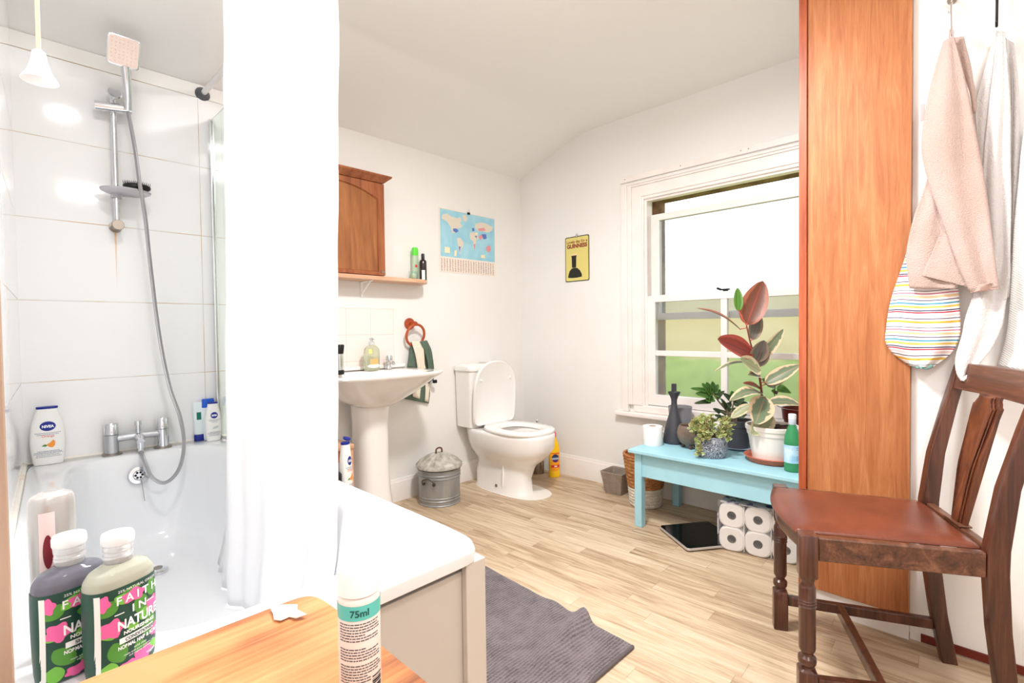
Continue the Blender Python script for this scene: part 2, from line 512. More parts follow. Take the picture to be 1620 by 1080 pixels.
sl_ = thing('added_downlight', 'added small round fill light over the bath, unseen above the frame', 'added ceiling light', (.30, 1.35, 2.403))  # invented fitting, added to brighten the tap wall and bath
b_ = MB(); b_.lathe([(.085,0),(.085,-.014),(.070,-.018),(.0,-.018)], 40, c0=False, c1=False); b_.build('rim', M['white'], sl_)
b_ = MB(); b_.lathe([(.068,-.0185),(.062,-.030),(.0,-.036)], 40, c0=False, c1=False); b_.build('diffuser', mat('added_lamp_diffuser', (255,250,242)), sl_)
area_light('added_downlight_fill', (.30, 1.35, 2.403-.045), .12, LP*.28, (1, 1, 1))
# ================================================================== SHELL
b = MB(); b.box(-.6, 3.1, NY-.1, WY+.1, -.06, 0); struct(b.build('floor', floor_mat(), smooth=False))
b = MB()
ys = [NY-.1, 1.0, 1.8, 1.95] + [1.95+.03*i for i in range(1, 27)]
ys = [y for y in ys if y <= WY+.06]
b.loft([[(-.6,y,ceil_z(y)),(3.1,y,ceil_z(y)),(3.1,y,ceil_z(y)+.08),(-.6,y,ceil_z(y)+.08)] for y in ys])
struct(b.build('ceiling', M['ceil'], ang=60))
b = MB(); b.box(-.3, 3.1, WY, WY+.1, 0, 2.5); struct(b.build('wall_back', M['wall'], smooth=False))
HY0, HY1, HZ0, HZ1 = .64, 1.632, .56, 1.872
b = MB()
b.box(WX, WX+.12, HY1, WY+.1, 0, 2.5); b.box(WX, WX+.12, NY, HY0, 0, 2.5)
b.box(WX, WX+.12, HY0, HY1, 0, HZ0); b.box(WX, WX+.12, HY0, HY1, HZ1, 2.5)
struct(b.build('wall_window', M['wall'], smooth=False))
b = MB(); b.box(FX, FX+.1, NY, .2195, 0, 2.5); struct(b.build('wall_right', mat('wall_right_paint', (247,245,243), rough=.5), smooth=False))
b = MB(); b.box(-.5, FX+.1, NY-.1, NY, 0, 2.5); struct(b.build('wall_near', M['wall'], smooth=False))
LW = bpy.data.objects.new('wl', None)
th = -math.asin(.148/2.688)
b = MB(); b.box(-.12, 0, -4.3, 0.05, 0, 2.5)
o = b.build('wall_left', tile_mat('tiles_left', .62, -.62, .3177, .551, axis='y'), smooth=False, loc=(.058, WY, 0)); o.rotation_euler[2] = th; struct(o)
bpy.data.objects.remove(LW)
def lw_x(y): return .058 + (y-WY)*math.tan(-th)
# tiled part of the back wall, behind the bath
b = MB(); b.box(.03, .79, WY-.008, WY, .5, 2.14)
struct(b.build('wall_back_tiling', tile_mat('tiles_back', .619, .674, .3177, .869-.3177*2, rust=True), smooth=False, bevel=.001))
b = MB(); b.box(.03, .79, WY-.005, WY, 2.1425, 2.204); struct(b.build('trim_1', M['white'], smooth=False, bevel=.001))
# bead of sealant between tiles and bath
b = MB(); b.tube([(lw_x(WY)+.006, WY-.010, .558), (.79, WY-.010, .558)], .006, 8); b.tube([(lw_x(.885)+.003, .885, .5565), (lw_x(WY-.01)+.003, WY-.01, .5565)], .0065, 8)
struct(b.build('trim_2', mat('sealant', (247,242,232), rough=.35, rgb2=(226,196,150), nscale=8, ramp=(.55,.75)), smooth=True))
# splashback tiles
def splash_mat():
    m = mat('splash_tiles', (240,226,220), rough=.15)
    g = G(m); p = g.N['Principled BSDF']; vec, x, y, z = g.objxyz()
    def jn(v, o, s):
        q = g.math('FRACT', g.math('DIVIDE', g.math('SUBTRACT', v, o), s))
        return g.math('LESS_THAN', g.math('MULTIPLY', g.math('SUBTRACT', .5, g.math('ABSOLUTE', g.math('SUBTRACT', q, .5))), s), .0011)
    j = g.math('MAXIMUM', jn(x, 1.542, .1555), jn(z, 1.031, .153))
    g.L.new(g.mix(j, srgb(241,229,223), srgb(226,196,186)), p.inputs['Base Color'])
    g.bump(g.math('SUBTRACT', 1, j), .2, .002, p)
    return m
b = MB(); b.box(1.076, 1.698, WY-.007, WY, .80, 1.184); struct(b.build('wall_back_splashback', splash_mat(), smooth=False, bevel=.001))
b = MB(); b.box(1.06, 1.714, WY-.009, WY, 1.184, 1.194); b.box(1.698, 1.708, WY-.009, WY, .80, 1.184)
struct(b.build('trim_3', mat('tile_edge', (244,238,232), rough=.3), smooth=False, bevel=.002))
# skirting boards
def skirting(name, p0, p1, nrm, h=.14):
    p0 = Vector(p0); p1 = Vector(p1); n = Vector(nrm)
    prof = [(0,0),(.016,0),(.016,h-.035),(.013,h-.028),(.013,h-.02),(.008,h-.012),(.006,h),(0,h)]
    b = MB(); b.loft([[p + n*a + Vector((0,0,z)) for a, z in prof] for p in (p0, p1)])
    return struct(b.build(name, M['skirt'], ang=30))
skirting('baseboard_back', (.80, WY, 0), (WX, WY, 0), (0,-1,0), .135)
skirting('baseboard_window', (WX, .56, 0), (WX, WY-.016, 0), (-1,0,0), .145)
b = MB(); b.box(FX-.006, FX, NY, .190, 0.004, .030); struct(b.build('baseboard_right', mat('red_brown_strip', (110,40,28), rough=.4), smooth=False))
# post of the doorway beside the camera
b = MB(); b.box(lw_x(.3)-.02, .0012, .28, .31, 0, 2.40); struct(b.build('trim_4', M['postwood'], smooth=False, bevel=.002))

# ------------------------------------------------------------------ window
wn = bpy.data.objects.new('window_1', None); C.objects.link(wn); wn['kind'] = 'structure'; wn.location = (WX, 1.136, .6)
wn.location = (0,0,0)
def wpart(name, boxes, m, parent=wn, bevel=.002):
    b = MB()
    for bx in boxes: b.box(*bx)
    return b.build(name, m, parent, smooth=False, bevel=bevel)
CY0 = .50
wpart('casing', [(WX-.022, WX, 1.632, 1.70, .56, 1.94), (WX-.030, WX, 1.70, 1.728, .56, 1.965), (WX-.036, WX, 1.728, 1.770, .515, 1.965),
                 (WX-.022, WX, CY0, 1.632, 1.872, 1.94), (WX-.030, WX, CY0, 1.70, 1.94, 1.953), (WX-.036, WX, CY0, 1.728, 1.953, 1.966),
                 (WX-.014, WX+.10, 1.622, 1.633, .56, 1.873), (WX-.014, WX+.10, CY0+.14, 1.622, 1.855, 1.873)], M['gloss'], bevel=.003)
wpart('sill_board', [(WX-.052, WX+.01, CY0, 1.822, .484, .514), (WX-.018, WX, CY0, 1.70, .514, .562)], M['gloss'], bevel=.008)
wpart('inner_bead', [(WX+.002, WX+.014, 1.608, 1.622, .56, 1.86), (WX+.002, WX+.014, .65, 1.61, 1.842, 1.856)], M['gloss'])
ls = wpart('lower_sash', [(WX+.012, WX+.050, 1.560, 1.618, .565, 1.250), (WX+.012, WX+.050, .655, .712, .565, 1.250),
                 (WX+.012, WX+.050, .712, 1.560, 1.210, 1.252), (WX+.012, WX+.050, .712, 1.560, .565, .632),
                 (WX+.016, WX+.046, 1.118, 1.153, .632, 1.210), (WX+.016, WX+.046, .712, 1.118, .876, .908), (WX+.016, WX+.046, 1.153, 1.560, .876, .908)], M['gloss'])
wpart('pane', [(WX+.030, WX+.034, .712, 1.560, .632, 1.210)], M['frost'], ls, 0)
us = wpart('upper_sash', [(WX+.054, WX+.090, 1.552, 1.606, 1.10, 1.762), (WX+.054, WX+.090, .655, .712, 1.10, 1.762),
                 (WX+.054, WX+.090, .712, 1.552, 1.722, 1.762), (WX+.054, WX+.090, .712, 1.552, 1.10, 1.142)], M['gloss'])
wpart('pane', [(WX+.070, WX+.074, .712, 1.552, 1.142, 1.722)], M['frost'], us, 0)
b = MB(); b.cyl((WX+.03,1.13,1.252),(WX+.03,1.13,1.262),.016,.012); b.box(WX+.012,WX+.03,1.105,1.155,1.258,1.266); b.cyl((WX+.012,1.15,1.262),(WX-.004,1.165,1.270),.006)
b.build('latch', M['black'], wn)
wpart('brick_reveal', [(WX+.122, WX+.24, 1.606, 1.75, .45, 2.0), (WX+.122, WX+.24, .50, .655, .45, 2.0), (WX+.122, WX+.24, .655, 1.606, 1.868, 2.0)],
      mat('brick_reveal', (150,120,84), rough=.9, rgb2=(92,52,36), nscale=7, bump=.5, bscale=30), bevel=0)
wpart('outer_sill', [(WX+.10, WX+.30, .55, 1.70, .47, .545)], mat('stone_sill', (150,146,138), rough=.8), bevel=.004)
# batten fixed above the window
b = MB(); b.box(WX-.014, WX, CY0, 1.787, 1.984, 2.020); struct(b.build('trim_5', M['gloss'], smooth=False, bevel=.002))
b = MB()
for y in (1.752, 1.375, 1.03, .99): b.cyl((WX-.0155, y, 2.004), (WX-.013, y, 2.004), .0035, seg=10)
o = b.build('screw', M['steel'], None); struct(o); o.name = 'trim_6'

# outside
b = MB(); b.box(3.2, 30, -14, 14, -.25, -.2); tag(struct(b.build('ground_lawn', mat('lawn_green', (158,180,88), rough=.9, rgb2=(140,164,74), nscale=3), smooth=False)))
b = MB()
rg = random.Random(3)
def hedge_fn(u, v):
    y = -6+16*u; a = PI*v; n = noise.noise(Vector((y*3, v*9, 0)))*.12
    return (5.4-math.sin(a)*0+(.5-v)*-.8, y, -.2+(.90+n)*math.sin(a)**.4)
b.grid(hedge_fn, 160, 14)
tag(b.build('garden_hedge', mat('hedge_green', (158,180,88), rough=.95, rgb2=(138,160,70), nscale=12, bump=1, bscale=25)), 'clipped green garden hedge behind the frosted window', 'hedge')
tag(bpy.data.objects['garden_hedge'], kind='structure')
b = MB(); b.box(8.6, 8.8, -7, 11, -.2, 1.62); struct(b.build('exterior_garden_wall', mat('garden_wall', (240,214,166), rough=.9, rgb2=(228,200,150), nscale=3), smooth=False, bevel=.01))

# ================================================================== BATH
bath = thing('bath', 'white acrylic bathtub with beige panels, rim running towards the camera', 'bathtub', (.4, 1.775, 0))
BO = Vector((.4, 1.775, 0))
def skew(ring):
    out = []
    for x, y, z in ring:
        if x < .30: x += (lw_x(y) - (-.012))*(.30-x)/.30*1.0 
        out.append((x-.4, y-1.775, z))
    return out
def oring(a, b_, n, z, cx=.3925, cy=1.776): return skew(sup(cx, cy, a, b_, n, z, 96))
b = MB()
b.loft([oring(.399,.897,22,.508), oring(.4025,.901,22,.511), oring(.4035,.902,22,.535), oring(.400,.899,20,.549), oring(.390,.889,18,.555),
        oring(.305,.812,6,.5545,.40), oring(.296,.803,5.2,.553,.40), oring(.290,.797,5,.547,.40), oring(.284,.789,4.8,.52,.40,1.777), oring(.272,.772,4.5,.44,.40,1.784),
        oring(.255,.745,4.2,.32,.40,1.80), oring(.238,.712,4,.23,.40,1.82), oring(.212,.672,3.6,.185,.40,1.84), oring(.16,.60,3,.166,.40,1.86), oring(.08,.4,2.6,.162,.40,1.9)], c0=False)
b.build('tub', M['acrylic'], bath, ang=50)
b = MB(); b.box(-.028-.4, .772-.4, .904-1.775, .916-1.775, .0, .486); b.build('end_panel', M['panel'], bath, smooth=False, bevel=.002)
b = MB(); b.box(.774-.4, .784-.4, .92-1.775, 2.66-1.775, .0, .498); b.build('side_panel', M['panel'], bath, smooth=False, bevel=.002)
b = MB(); b.box(.744-.4, .804-.4, .886-1.775, .903-1.775, .0, .5065); b.box(.786-.4, .804-.4, .903-1.775, .955-1.775, .0, .5065)
b.build('corner_strip', mat('corner_strip', (212,205,198), rough=.45), bath, smooth=False, bevel=.002)
# overflow
tb = Matrix.Translation((.392-.4, 2.5475-1.775, .470)) @ Matrix.Rotation(math.radians(84), 4, 'X')
b = MB(); b.lathe([(.0,.004),(.018,.004),(.021,.008),(.034,.007),(.036,.003),(.036,-.004)], 36, tb, c0=False, c1=False); ov = b.build('overflow', M['chrome'], bath)
b = MB()
for k in range(6):
    a = PI/3*k; b.lathe([(.0045,.0048),(.0045,.0052)], 12, tb @ Matrix.Translation((.0115*math.cos(a), .0115*math.sin(a), 0)))
b.build('drain_hole', M['dark'], ov)
b = MB(); b.tube([(.398-.4, 2.535-1.775, .455), (.400-.4, 2.527-1.775, .42), (.405-.4, 2.521-1.775, .365)], .0013, 6); b.build('plug_chain', M['steel'], bath)
b = MB(); b.lathe([(.0,.012),(.012,.012),(.026,.008),(.034,.003),(.034,-.004)], 36, Matrix.Translation((.396-.4, 2.255-1.775, .1665)), c0=False, c1=False)
wst = b.build('waste', M['chrome'], bath)
b = MB(); b.lathe([(.015,.0),(.015,.006)], 24, Matrix.Translation((.396-.4, 2.255-1.775, .1735))); b.build('plug', M['steel'], wst)

# bath mixer
tp = thing('bath_mixer_tap', 'chrome bath mixer tap with two pillars on the bath rim', 'tap', (.405, 2.628, .555))
for sx in (-.088, .088):
    b = MB(); b.lathe([(.034,0),(.034,.006),(.025,.008)], 32, Matrix.Translation((sx,0,.0)), c0=True, c1=True); b.build('flange', M['steel'], tp)
    b = MB(); b.lathe([(.0235,.006),(.0235,.082)], 32, Matrix.Translation((sx,0,0))); b.build('pillar', M['limescale'] if sx < 0 else M['chrome'], tp)
    b = MB(); b.lathe([(.0225,.083),(.0245,.085),(.0245,.126),(.021,.131),(0,.133)], 32, Matrix.Translation((sx,0,0)), c1=False); b.box(sx-.004, sx+.004, -.034, -.02, .118, .126)
    b.build('handle', M['chrome'], tp)
b = MB(); b.tube([(-.088,0,.063),(-.02,-.004,.066),(.02,-.004,.066),(.088,0,.063)], .0145, 20); b.build('crossbar', M['limescale'], tp)
b = MB(); b.tube([(0,.0,.062),(0,-.035,.060),(0,-.062,.050)], [.020,.019,.014], 20, flat=.8); b.build('spout', M['chrome'], tp)
b = MB(); b.cyl((0,-.012,.078),(0,-.012,.118),.009); b.cyl((0,-.012,.112),(0,-.012,.130),.0125); b.build('diverter', M['chrome'], tp)
b = MB(); b.cyl((0,-.052,.044),(0,-.052,.022),.0145); b.cyl((0,-.052,.022),(0,-.052,.008),.0115); b.build('hose_union', M['chrome'], tp)

# shower set
sh = thing('shower_set', 'chrome riser rail with square shower head and long hose on tiled wall', 'shower', (.356, WY-.008, 1.49))
def S(p): return (p[0]-.356, p[1]-(WY-.008), p[2]-1.49)
RYR = 2.628
b = MB(); b.cyl(S((.357,RYR,1.50)), S((.356,RYR,2.035)), .0105, seg=24); b.build('riser_rail', M['chrome'], sh)
for z in (1.50,):
    b = MB(); b.cyl(S((.357,WY-.009,z)), S((.357,2.605,z)), .0155, seg=24); b.cyl(S((.357,2.605,z)), S((.357,2.600,z)), .021, .019, seg=24)
    b.cyl(S((.357,WY-.008,z)), S((.357,WY-.014,z)), .022, seg=24)
    b.build('wall_bracket', M['steel'], sh)
b = MB(); b.cyl(S((.356,WY-.009,2.03)), S((.356,2.595,2.03)), .017, seg=24); b.cyl(S((.356,2.595,2.03)), S((.356,2.588,2.032)), .0255, .022, seg=28); b.build('wall_bracket', M['chrome'], sh)
b = MB(); b.cyl(S((.296,2.618,1.972)), S((.412,2.602,1.982)), .0185, seg=28); b.cyl(S((.330,2.61,1.975)), S((.332,2.61,1.975)), .0195, seg=28); sl = b.build('slider', M['chrome'], sh)
# handset: handle then square head tipped to the room
hp = [S((.398,2.588,1.975)), S((.396,2.565,2.01)), S((.390,2.535,2.06)), S((.381,2.503,2.115))]
b = MB(); b.tube(spline(hp, 6), [.0135+.005*abs(i/18-.2) for i in range(19)], 20, flat=.8); hs = b.build('handset_handle', M['chrome'], sh)
hc = Vector(S((.373,2.478,2.158)))
ex = Vector((1, -.04, -.03)).normalized(); eu = Vector((.02, -.42, .91)).normalized(); en = ex.cross(eu).normalized()
if en.y > 0: en = -en
HM = Matrix(((ex.x,eu.x,en.x,hc.x),(ex.y,eu.y,en.y,hc.y),(ex.z,eu.z,en.z,hc.z),(0,0,0,1)))
b = MB(); b.loft([[tuple(v) for v in sup(0,0,.052+d,.056+d,9,z,48)] for z, d in ((-.011,-.006),(-.009,0),(.002,0),(.004,-.003))], M=HM); hd = b.build('shower_head', M['chrome'], sh)
b = MB(); b.loft([[tuple(v) for v in sup(0,0,.047,.051,9,z,48)] for z in (.003,.0052)], M=HM)
for i in range(7):
    for j in range(7):
        b.lathe([(.0022,.005),(.0014,.0075)], 8, HM @ Matrix.Translation(((i-3)*.0125,(j-3)*.0135,0)))
b.build('spray_plate', mat('spray_plate', (232,212,202), rough=.35), hd)
# tray on the rail
b = MB(); b.lathe([(.0,-.004),(.07,-.004),(.083,.002),(.086,.009),(.083,.010),(.068,.003),(.0,.003)], 44, Matrix.Translation(S((.384,2.592,1.632))) @ Matrix.Diagonal((1,.82,1,1)), c0=False, c1=False)
b.cyl(S((.357,RYR,1.612)), S((.357,RYR,1.630)), .018)
b.build('soap_tray', mat('smoky_acrylic', (234,232,238), rough=.15, trans=.5, ior=1.4), sh)
hpx = [(208,180,2.600),(213,232,2.585),(221,290,2.50),(230,345,2.50),(238,420,2.52),(252,530,2.54),(268,610,2.545),(285,660,2.53),(291,703,2.50),(283,742,2.47),(262,763,2.45),(241,755,2.47),(229,730,2.51),(223,702,2.56)]
hpts = [Vector(S(at(x, y, Y=Y_))) for x, y, Y_ in hpx]
hpts[0] = Vector(S((.400,2.592,1.965)))
hpts[-1] = Vector(S((.405,2.576,.565)))
hsp = spline(hpts, 14)
b = MB()
hr = [.0068 + (.0009 if i % 2 else 0) for i in range(len(hsp))]
b.tube(hsp, .0072, 14)
def hose_mat():
    m = mat('chrome_hose', (196,196,200), rough=.28, metal=1)
    g = G(m); p = g.N['Principled BSDF']; vec, x, y, z = g.objxyz()
    w = g.math('SINE', g.math('MULTIPLY', g.math('ADD', z, g.math('MULTIPLY', x, .8)), 1500))
    g.bump(w, .6, .002, p); return m
b.build('hose', hose_mat(), sh)

# hair brush on the tray
hb = thing('hair_brush', 'black round palm hair brush with short bristles on the shower tray', 'brush', (.418, 2.572, 1.6445), rz=-.1)
b = MB(); b.loft([sup(0,0,.048*k,.030*k,2.3,z,32) for k, z in ((.75,.0),(.95,.006),(1,.014),(.95,.02),(.8,.024))]); b.build('body', M['black'], hb)
b = MB()
for i in range(-7,8):
    for j in range(-4,5):
        x, y = i*.0062, j*.0062
        if (x/.046)**2+(y/.028)**2 < 1: b.cyl((x,y,.022),(x*1.05,y*1.05,.034),.0012,.0005,seg=5)
b.build('bristles', M['black'], hb)

# shower curtain and its rail
rl = thing('curtain_rail', 'white tubular shower curtain rail with grey rubber end on tiled wall', 'curtain rail', (.695, WY, 2.163))
b = MB(); pts = [(0,-.03,0),(0,-1.70,0.0),(-.02,-1.76,0),(-.08,-1.78,0),(-.68,-1.78,0)]
pts[-1] = (lw_x(.904)+.025-.695, -1.78, 0)
b.tube([(0,-.03,0)]+[(0,-1.70,0),(-.012,-1.75,0),(-.04,-1.775,0),(-.09,-1.78,0)]+[pts[-1]], .0125, 20); b.build('tube', mat('rail_white', (226,224,224), rough=.25, metal=.3), rl)
b = MB(); b.tube([(0,-.001,0),(0,-.006,0),(0,-.012,0),(0,-.02,0),(0,-.034,0)], [.030,.0315,.027,.022,.017], 28); b.build('end_cap', M['rubber'], rl)
b = MB(); b.tube([(pts[-1][0]+.02,-1.78,0),(pts[-1][0]-.018,-1.78,0)], [.017,.030], 28); b.build('end_cap', M['rubber'], rl)
_cp = spline([(.700,1.352,0),(.668,1.43,0),(.630,1.55,0),(.580,1.68,0),(.548,1.80,0),(.565,1.90,0),(.610,1.98,0),(.635,2.08,0),(.665,2.20,0)], 20)
def curtain_fn(u, v):
    # u along the cloth (near -> far), v top -> bottom
    z = 2.150 - v*(2.150-.172)
    q = u*(len(_cp)-1); i = min(int(q), len(_cp)-2); p = _cp[i].lerp(_cp[i+1], q-i)
    x = p.x - .045*v*(1-.4*u); y = p.y
    k = min(1, u*8)
    x -= .055*max(0, (v-.87)/.13)**1.2 * max(0, min(1, (x-.52)/.10))
    x += k*(.006*math.sin(u*2*PI*5.2+1.2*v) + .0035*math.sin(u*2*PI*11+v*2.5)*(.5+v))
    y += k*.005*math.sin(u*2*PI*7+2*v+1)
    x += .006*noise.noise(Vector((u*9, v*10, 2)))
    return (x-.695, y-WY, z-2.163)
b = MB(); b.grid(lambda u, v: curtain_fn(u, v), 170, 60)
cur = thing('shower_curtain', 'plain white shower curtain bunched up and hanging into the bath', 'shower curtain', (.695, WY, 2.163))
b.build('cloth', M['curtain'], cur, solid=.0012, ang=180)
for k in range(7):
    y = -WY + 1.36+.82*k/6
    b = MB(); b.tube([(.022*math.cos(t), y, .022*math.sin(t)-.004) for t in [2*PI*i/20 for i in range(20)]], .0018, 8, closed=True)
    b.build('ring', mat('ring_plastic', (240,240,240), rough=.3), cur)

# glass bath screen
bs = thing('bath_screen', 'clear glass bath screen with chrome wall channel behind the curtain', 'shower screen', (.726, WY, .556))
b = MB(); b.box(-.004,.004,-.80,-.014,.012,1.49); b.build('glass_panel', M['glass'], bs, smooth=False, bevel=.001)
b = MB(); b.box(-.011,.011,-.020,-.0085,.0,1.492); b.box(-.011,-.006,-.034,-.020,.0,1.492); b.box(.006,.011,-.034,-.020,.0,1.492); b.build('wall_channel', M['chrome'], bs, smooth=False, bevel=.001)
b = MB(); b.tube([(0,-.80,.008),(0,-.034,.008)], .006, 10); b.build('bottom_seal', mat('seal', (220,226,224), rough=.3, trans=.5), bs)

# ================================================================== BOTTLES ROUND THE BATH
NAVY = mat('navy_ink', (16,38,140), rough=.35)
WHT = mat('white_ink', (252,252,252), rough=.45)
GREYINK = mat('grey_ink', (120,124,150), rough=.5)
BOTW = mat('white_bottle', (244,243,240), rough=.3, subs=.1)
def lotion_bottle(label, loc, rz, h=.19, w=.047, dpt=.021, accent=(226,104,90), fruit=True, cap='disc', name='shower_gel_bottle', word='Orange', group=None):
    t = thing(name, label, 'bottle', loc, rz, group)
    k = h/.19
    B = Bottle(smooth_secs([(0,w*.82,dpt*.9,2.6),(.006*k,w*.86,dpt,2.6),(.05*k,w*.98,dpt*1.05,2.5),(.085*k,w,dpt*1.05,2.5),(.13*k,w*.90,dpt*.95,2.5),(.165*k,w*.70,dpt*.85,2.4),(.182*k,w*.62,dpt*.8,2.3)]))
    b = MB(); B.mesh(b); b.build('body', BOTW, t)
    b = MB(); b.loft([sup(0,0,w*.60*s,dpt*.78*s,2.3,z,40) for z, s in ((.1825*k,1),(.187*k,1.03),(.1895*k,.99))]); b.build('cap', NAVY, t)
    b = MB(); decal(b, B.front, ell(0, .126*k, w*.44, .0155*k), .0006, 6); lg = b.build('logo', NAVY, t, fix=False)
    lettering(lg, [('NIVEA', 0, .1215*k, .0085*k, w*.66, .0006)], WHT, B.front, off=.0012)
    lettering(t, [(word, 0, .0905*k, .0075*k, w*1.0)], mat('word_%d' % accent[0], accent, rough=.5), B.front, 'product_name', .0008)
    b = MB()
    rr = random.Random(5)
    for i, (v, ww) in enumerate(((.103,.72),(.098,.6),(.044,.6),(.040,.78),(.036,.8),(.031,.66),(.026,.7))):
        u = -w*ww
        while u < w*ww-.002:
            l = rr.uniform(.002,.006); decal(b, B.front, [(u,v*k),(min(u+l,w*ww),v*k),(min(u+l,w*ww),(v+.0016)*k),(u,(v+.0016)*k)], .0008, 1); u += l+.0012
    b.build('small_print', GREYINK, t, fix=False)
    if fruit:
        b = MB(); decal(b, B.front, [(.002,.058*k),(.012,.055*k),(.019,.062*k),(.020,.074*k),(.014,.081*k),(.006,.072*k),(-.006,.066*k)], .0008); b.build('orange_slice', mat('orange_ink', (246,156,62), rough=.5), t, fix=False)
        b = MB(); decal(b, B.front, [(-.020,.062*k),(-.008,.060*k),(-.001,.064*k),(-.010,.068*k)], .0007); b.build('leaf_print', mat('leaf_ink', (86,140,70), rough=.5), t, fix=False)
    else:
        b = MB(); decal(b, B.front, ell(.004,.066*k,w*.4,.006*k,rot=.3), .0008); b.build('cream_swirl', mat('pale_grey_ink', (206,210,212), rough=.5), t, fix=False)
    return t
lotion_bottle('big white shower gel bottle with orange slice print, in the corner of the bath', (.125, 2.634, .5555), -.02, h=.222, w=.052, dpt=.020)
lotion_bottle('small white shower gel bottle with dark cap beside the curtain, before the screen', (.686, 2.612, .5555), .05, h=.178, w=.034, dpt=.017, accent=(170,170,190), fruit=False, word='creme')
# shampoo, blue cap leaning behind
t = thing('shampoo_bottle', 'white shampoo bottle with bright blue cap behind the small shower gel bottle', 'bottle', (.678, 2.657, .5555), 0)
B = Bottle(smooth_secs([(0,.024,.014,3),(.01,.026,.015,3),(.10,.028,.016,3),(.15,.026,.015,3)]))
b = MB(); B.mesh(b); b.build('body', mat('pale_bottle', (232,242,244), rough=.3), t)
b = MB(); b.loft([sup(0,0,.0268*s,.0155*s,3,z,36) for z, s in ((.1505,1),(.16,1),(.186,.92),(.190,.86))]); b.build('cap', mat('bright_blue', (22,92,206), rough=.3), t)
b = MB(); decal(b, B.front, rect(.004,.018,.05,.075), .0005); b.build('label', mat('ink_green', (0,112,92), rough=.5), t, fix=False)
t = thing('shampoo_bottle', 'slim white tube with green lettering block standing on its dark blue cap', 'bottle', (.640, 2.658, .5555), -.1)
b = MB(); b.loft([sup(0,0,.021*s,.013*s,2.6,z,36) for z, s in ((0,1),(.002,1.02),(.028,1.02),(.030,.9))]); b.build('cap', NAVY, t)
B = Bottle(smooth_secs([(.0305,.019,.013,2.4),(.05,.021,.014,2.4),(.12,.022,.010,2.4),(.178,.023,.003,2.4)]))
b = MB(); B.mesh(b); b.build('body', mat('pale_bottle', (232,242,244), rough=.3), t)
b = MB(); decal(b, B.front, rect(-.010,.008,.098,.132), .0005); b.build('label', mat('ink_green', (0,112,92), rough=.5), t, fix=False)

# silver-white bottle standing on its black cap
t = thing('conditioner_bottle', 'tall silver white bottle standing upside down on its black cap, bath corner', 'bottle', (.052, 1.062, .5555), .35)
b = MB(); b.loft([sup(0,0,.0245*s,.0185*s,2.4,z,36) for z, s in ((0,.96),(.003,1),(.040,1.04),(.042,.98))]); b.build('cap', M['black'], t)
B = Bottle(smooth_secs([(.0425,.024,.018,2.4),(.06,.0265,.0205,2.4),(.14,.028,.022,2.4),(.21,.0285,.022,2.5),(.236,.028,.0215,2.5),(.246,.025,.019,2.4),(.252,.015,.011,2.2)]))
b = MB(); B.mesh(b); b.build('body', mat('silver_bottle', (182,180,178), rough=.25, metal=.4), t)
b = MB(); decal(b, B.front, rect(-.0235,-.006,.085,.225,10), .0006, 6); lb = b.build('label', mat('pink_grey_label', (228,206,204), rough=.4), t, fix=False)
b = MB(); decal(b, B.front, ell(-.015,.165,.0055,.026), .0010, 4); b.build('label_band', mat('dark_red_ink', (122,34,46), rough=.4), lb, fix=False)
b = MB()
for i in range(9): decal(b, B.front, rect(-.021,-.009,.095+i*.0045,.0975+i*.0045,4), .0010, 2)
b.build('small_print', M['black'], lb, fix=False)

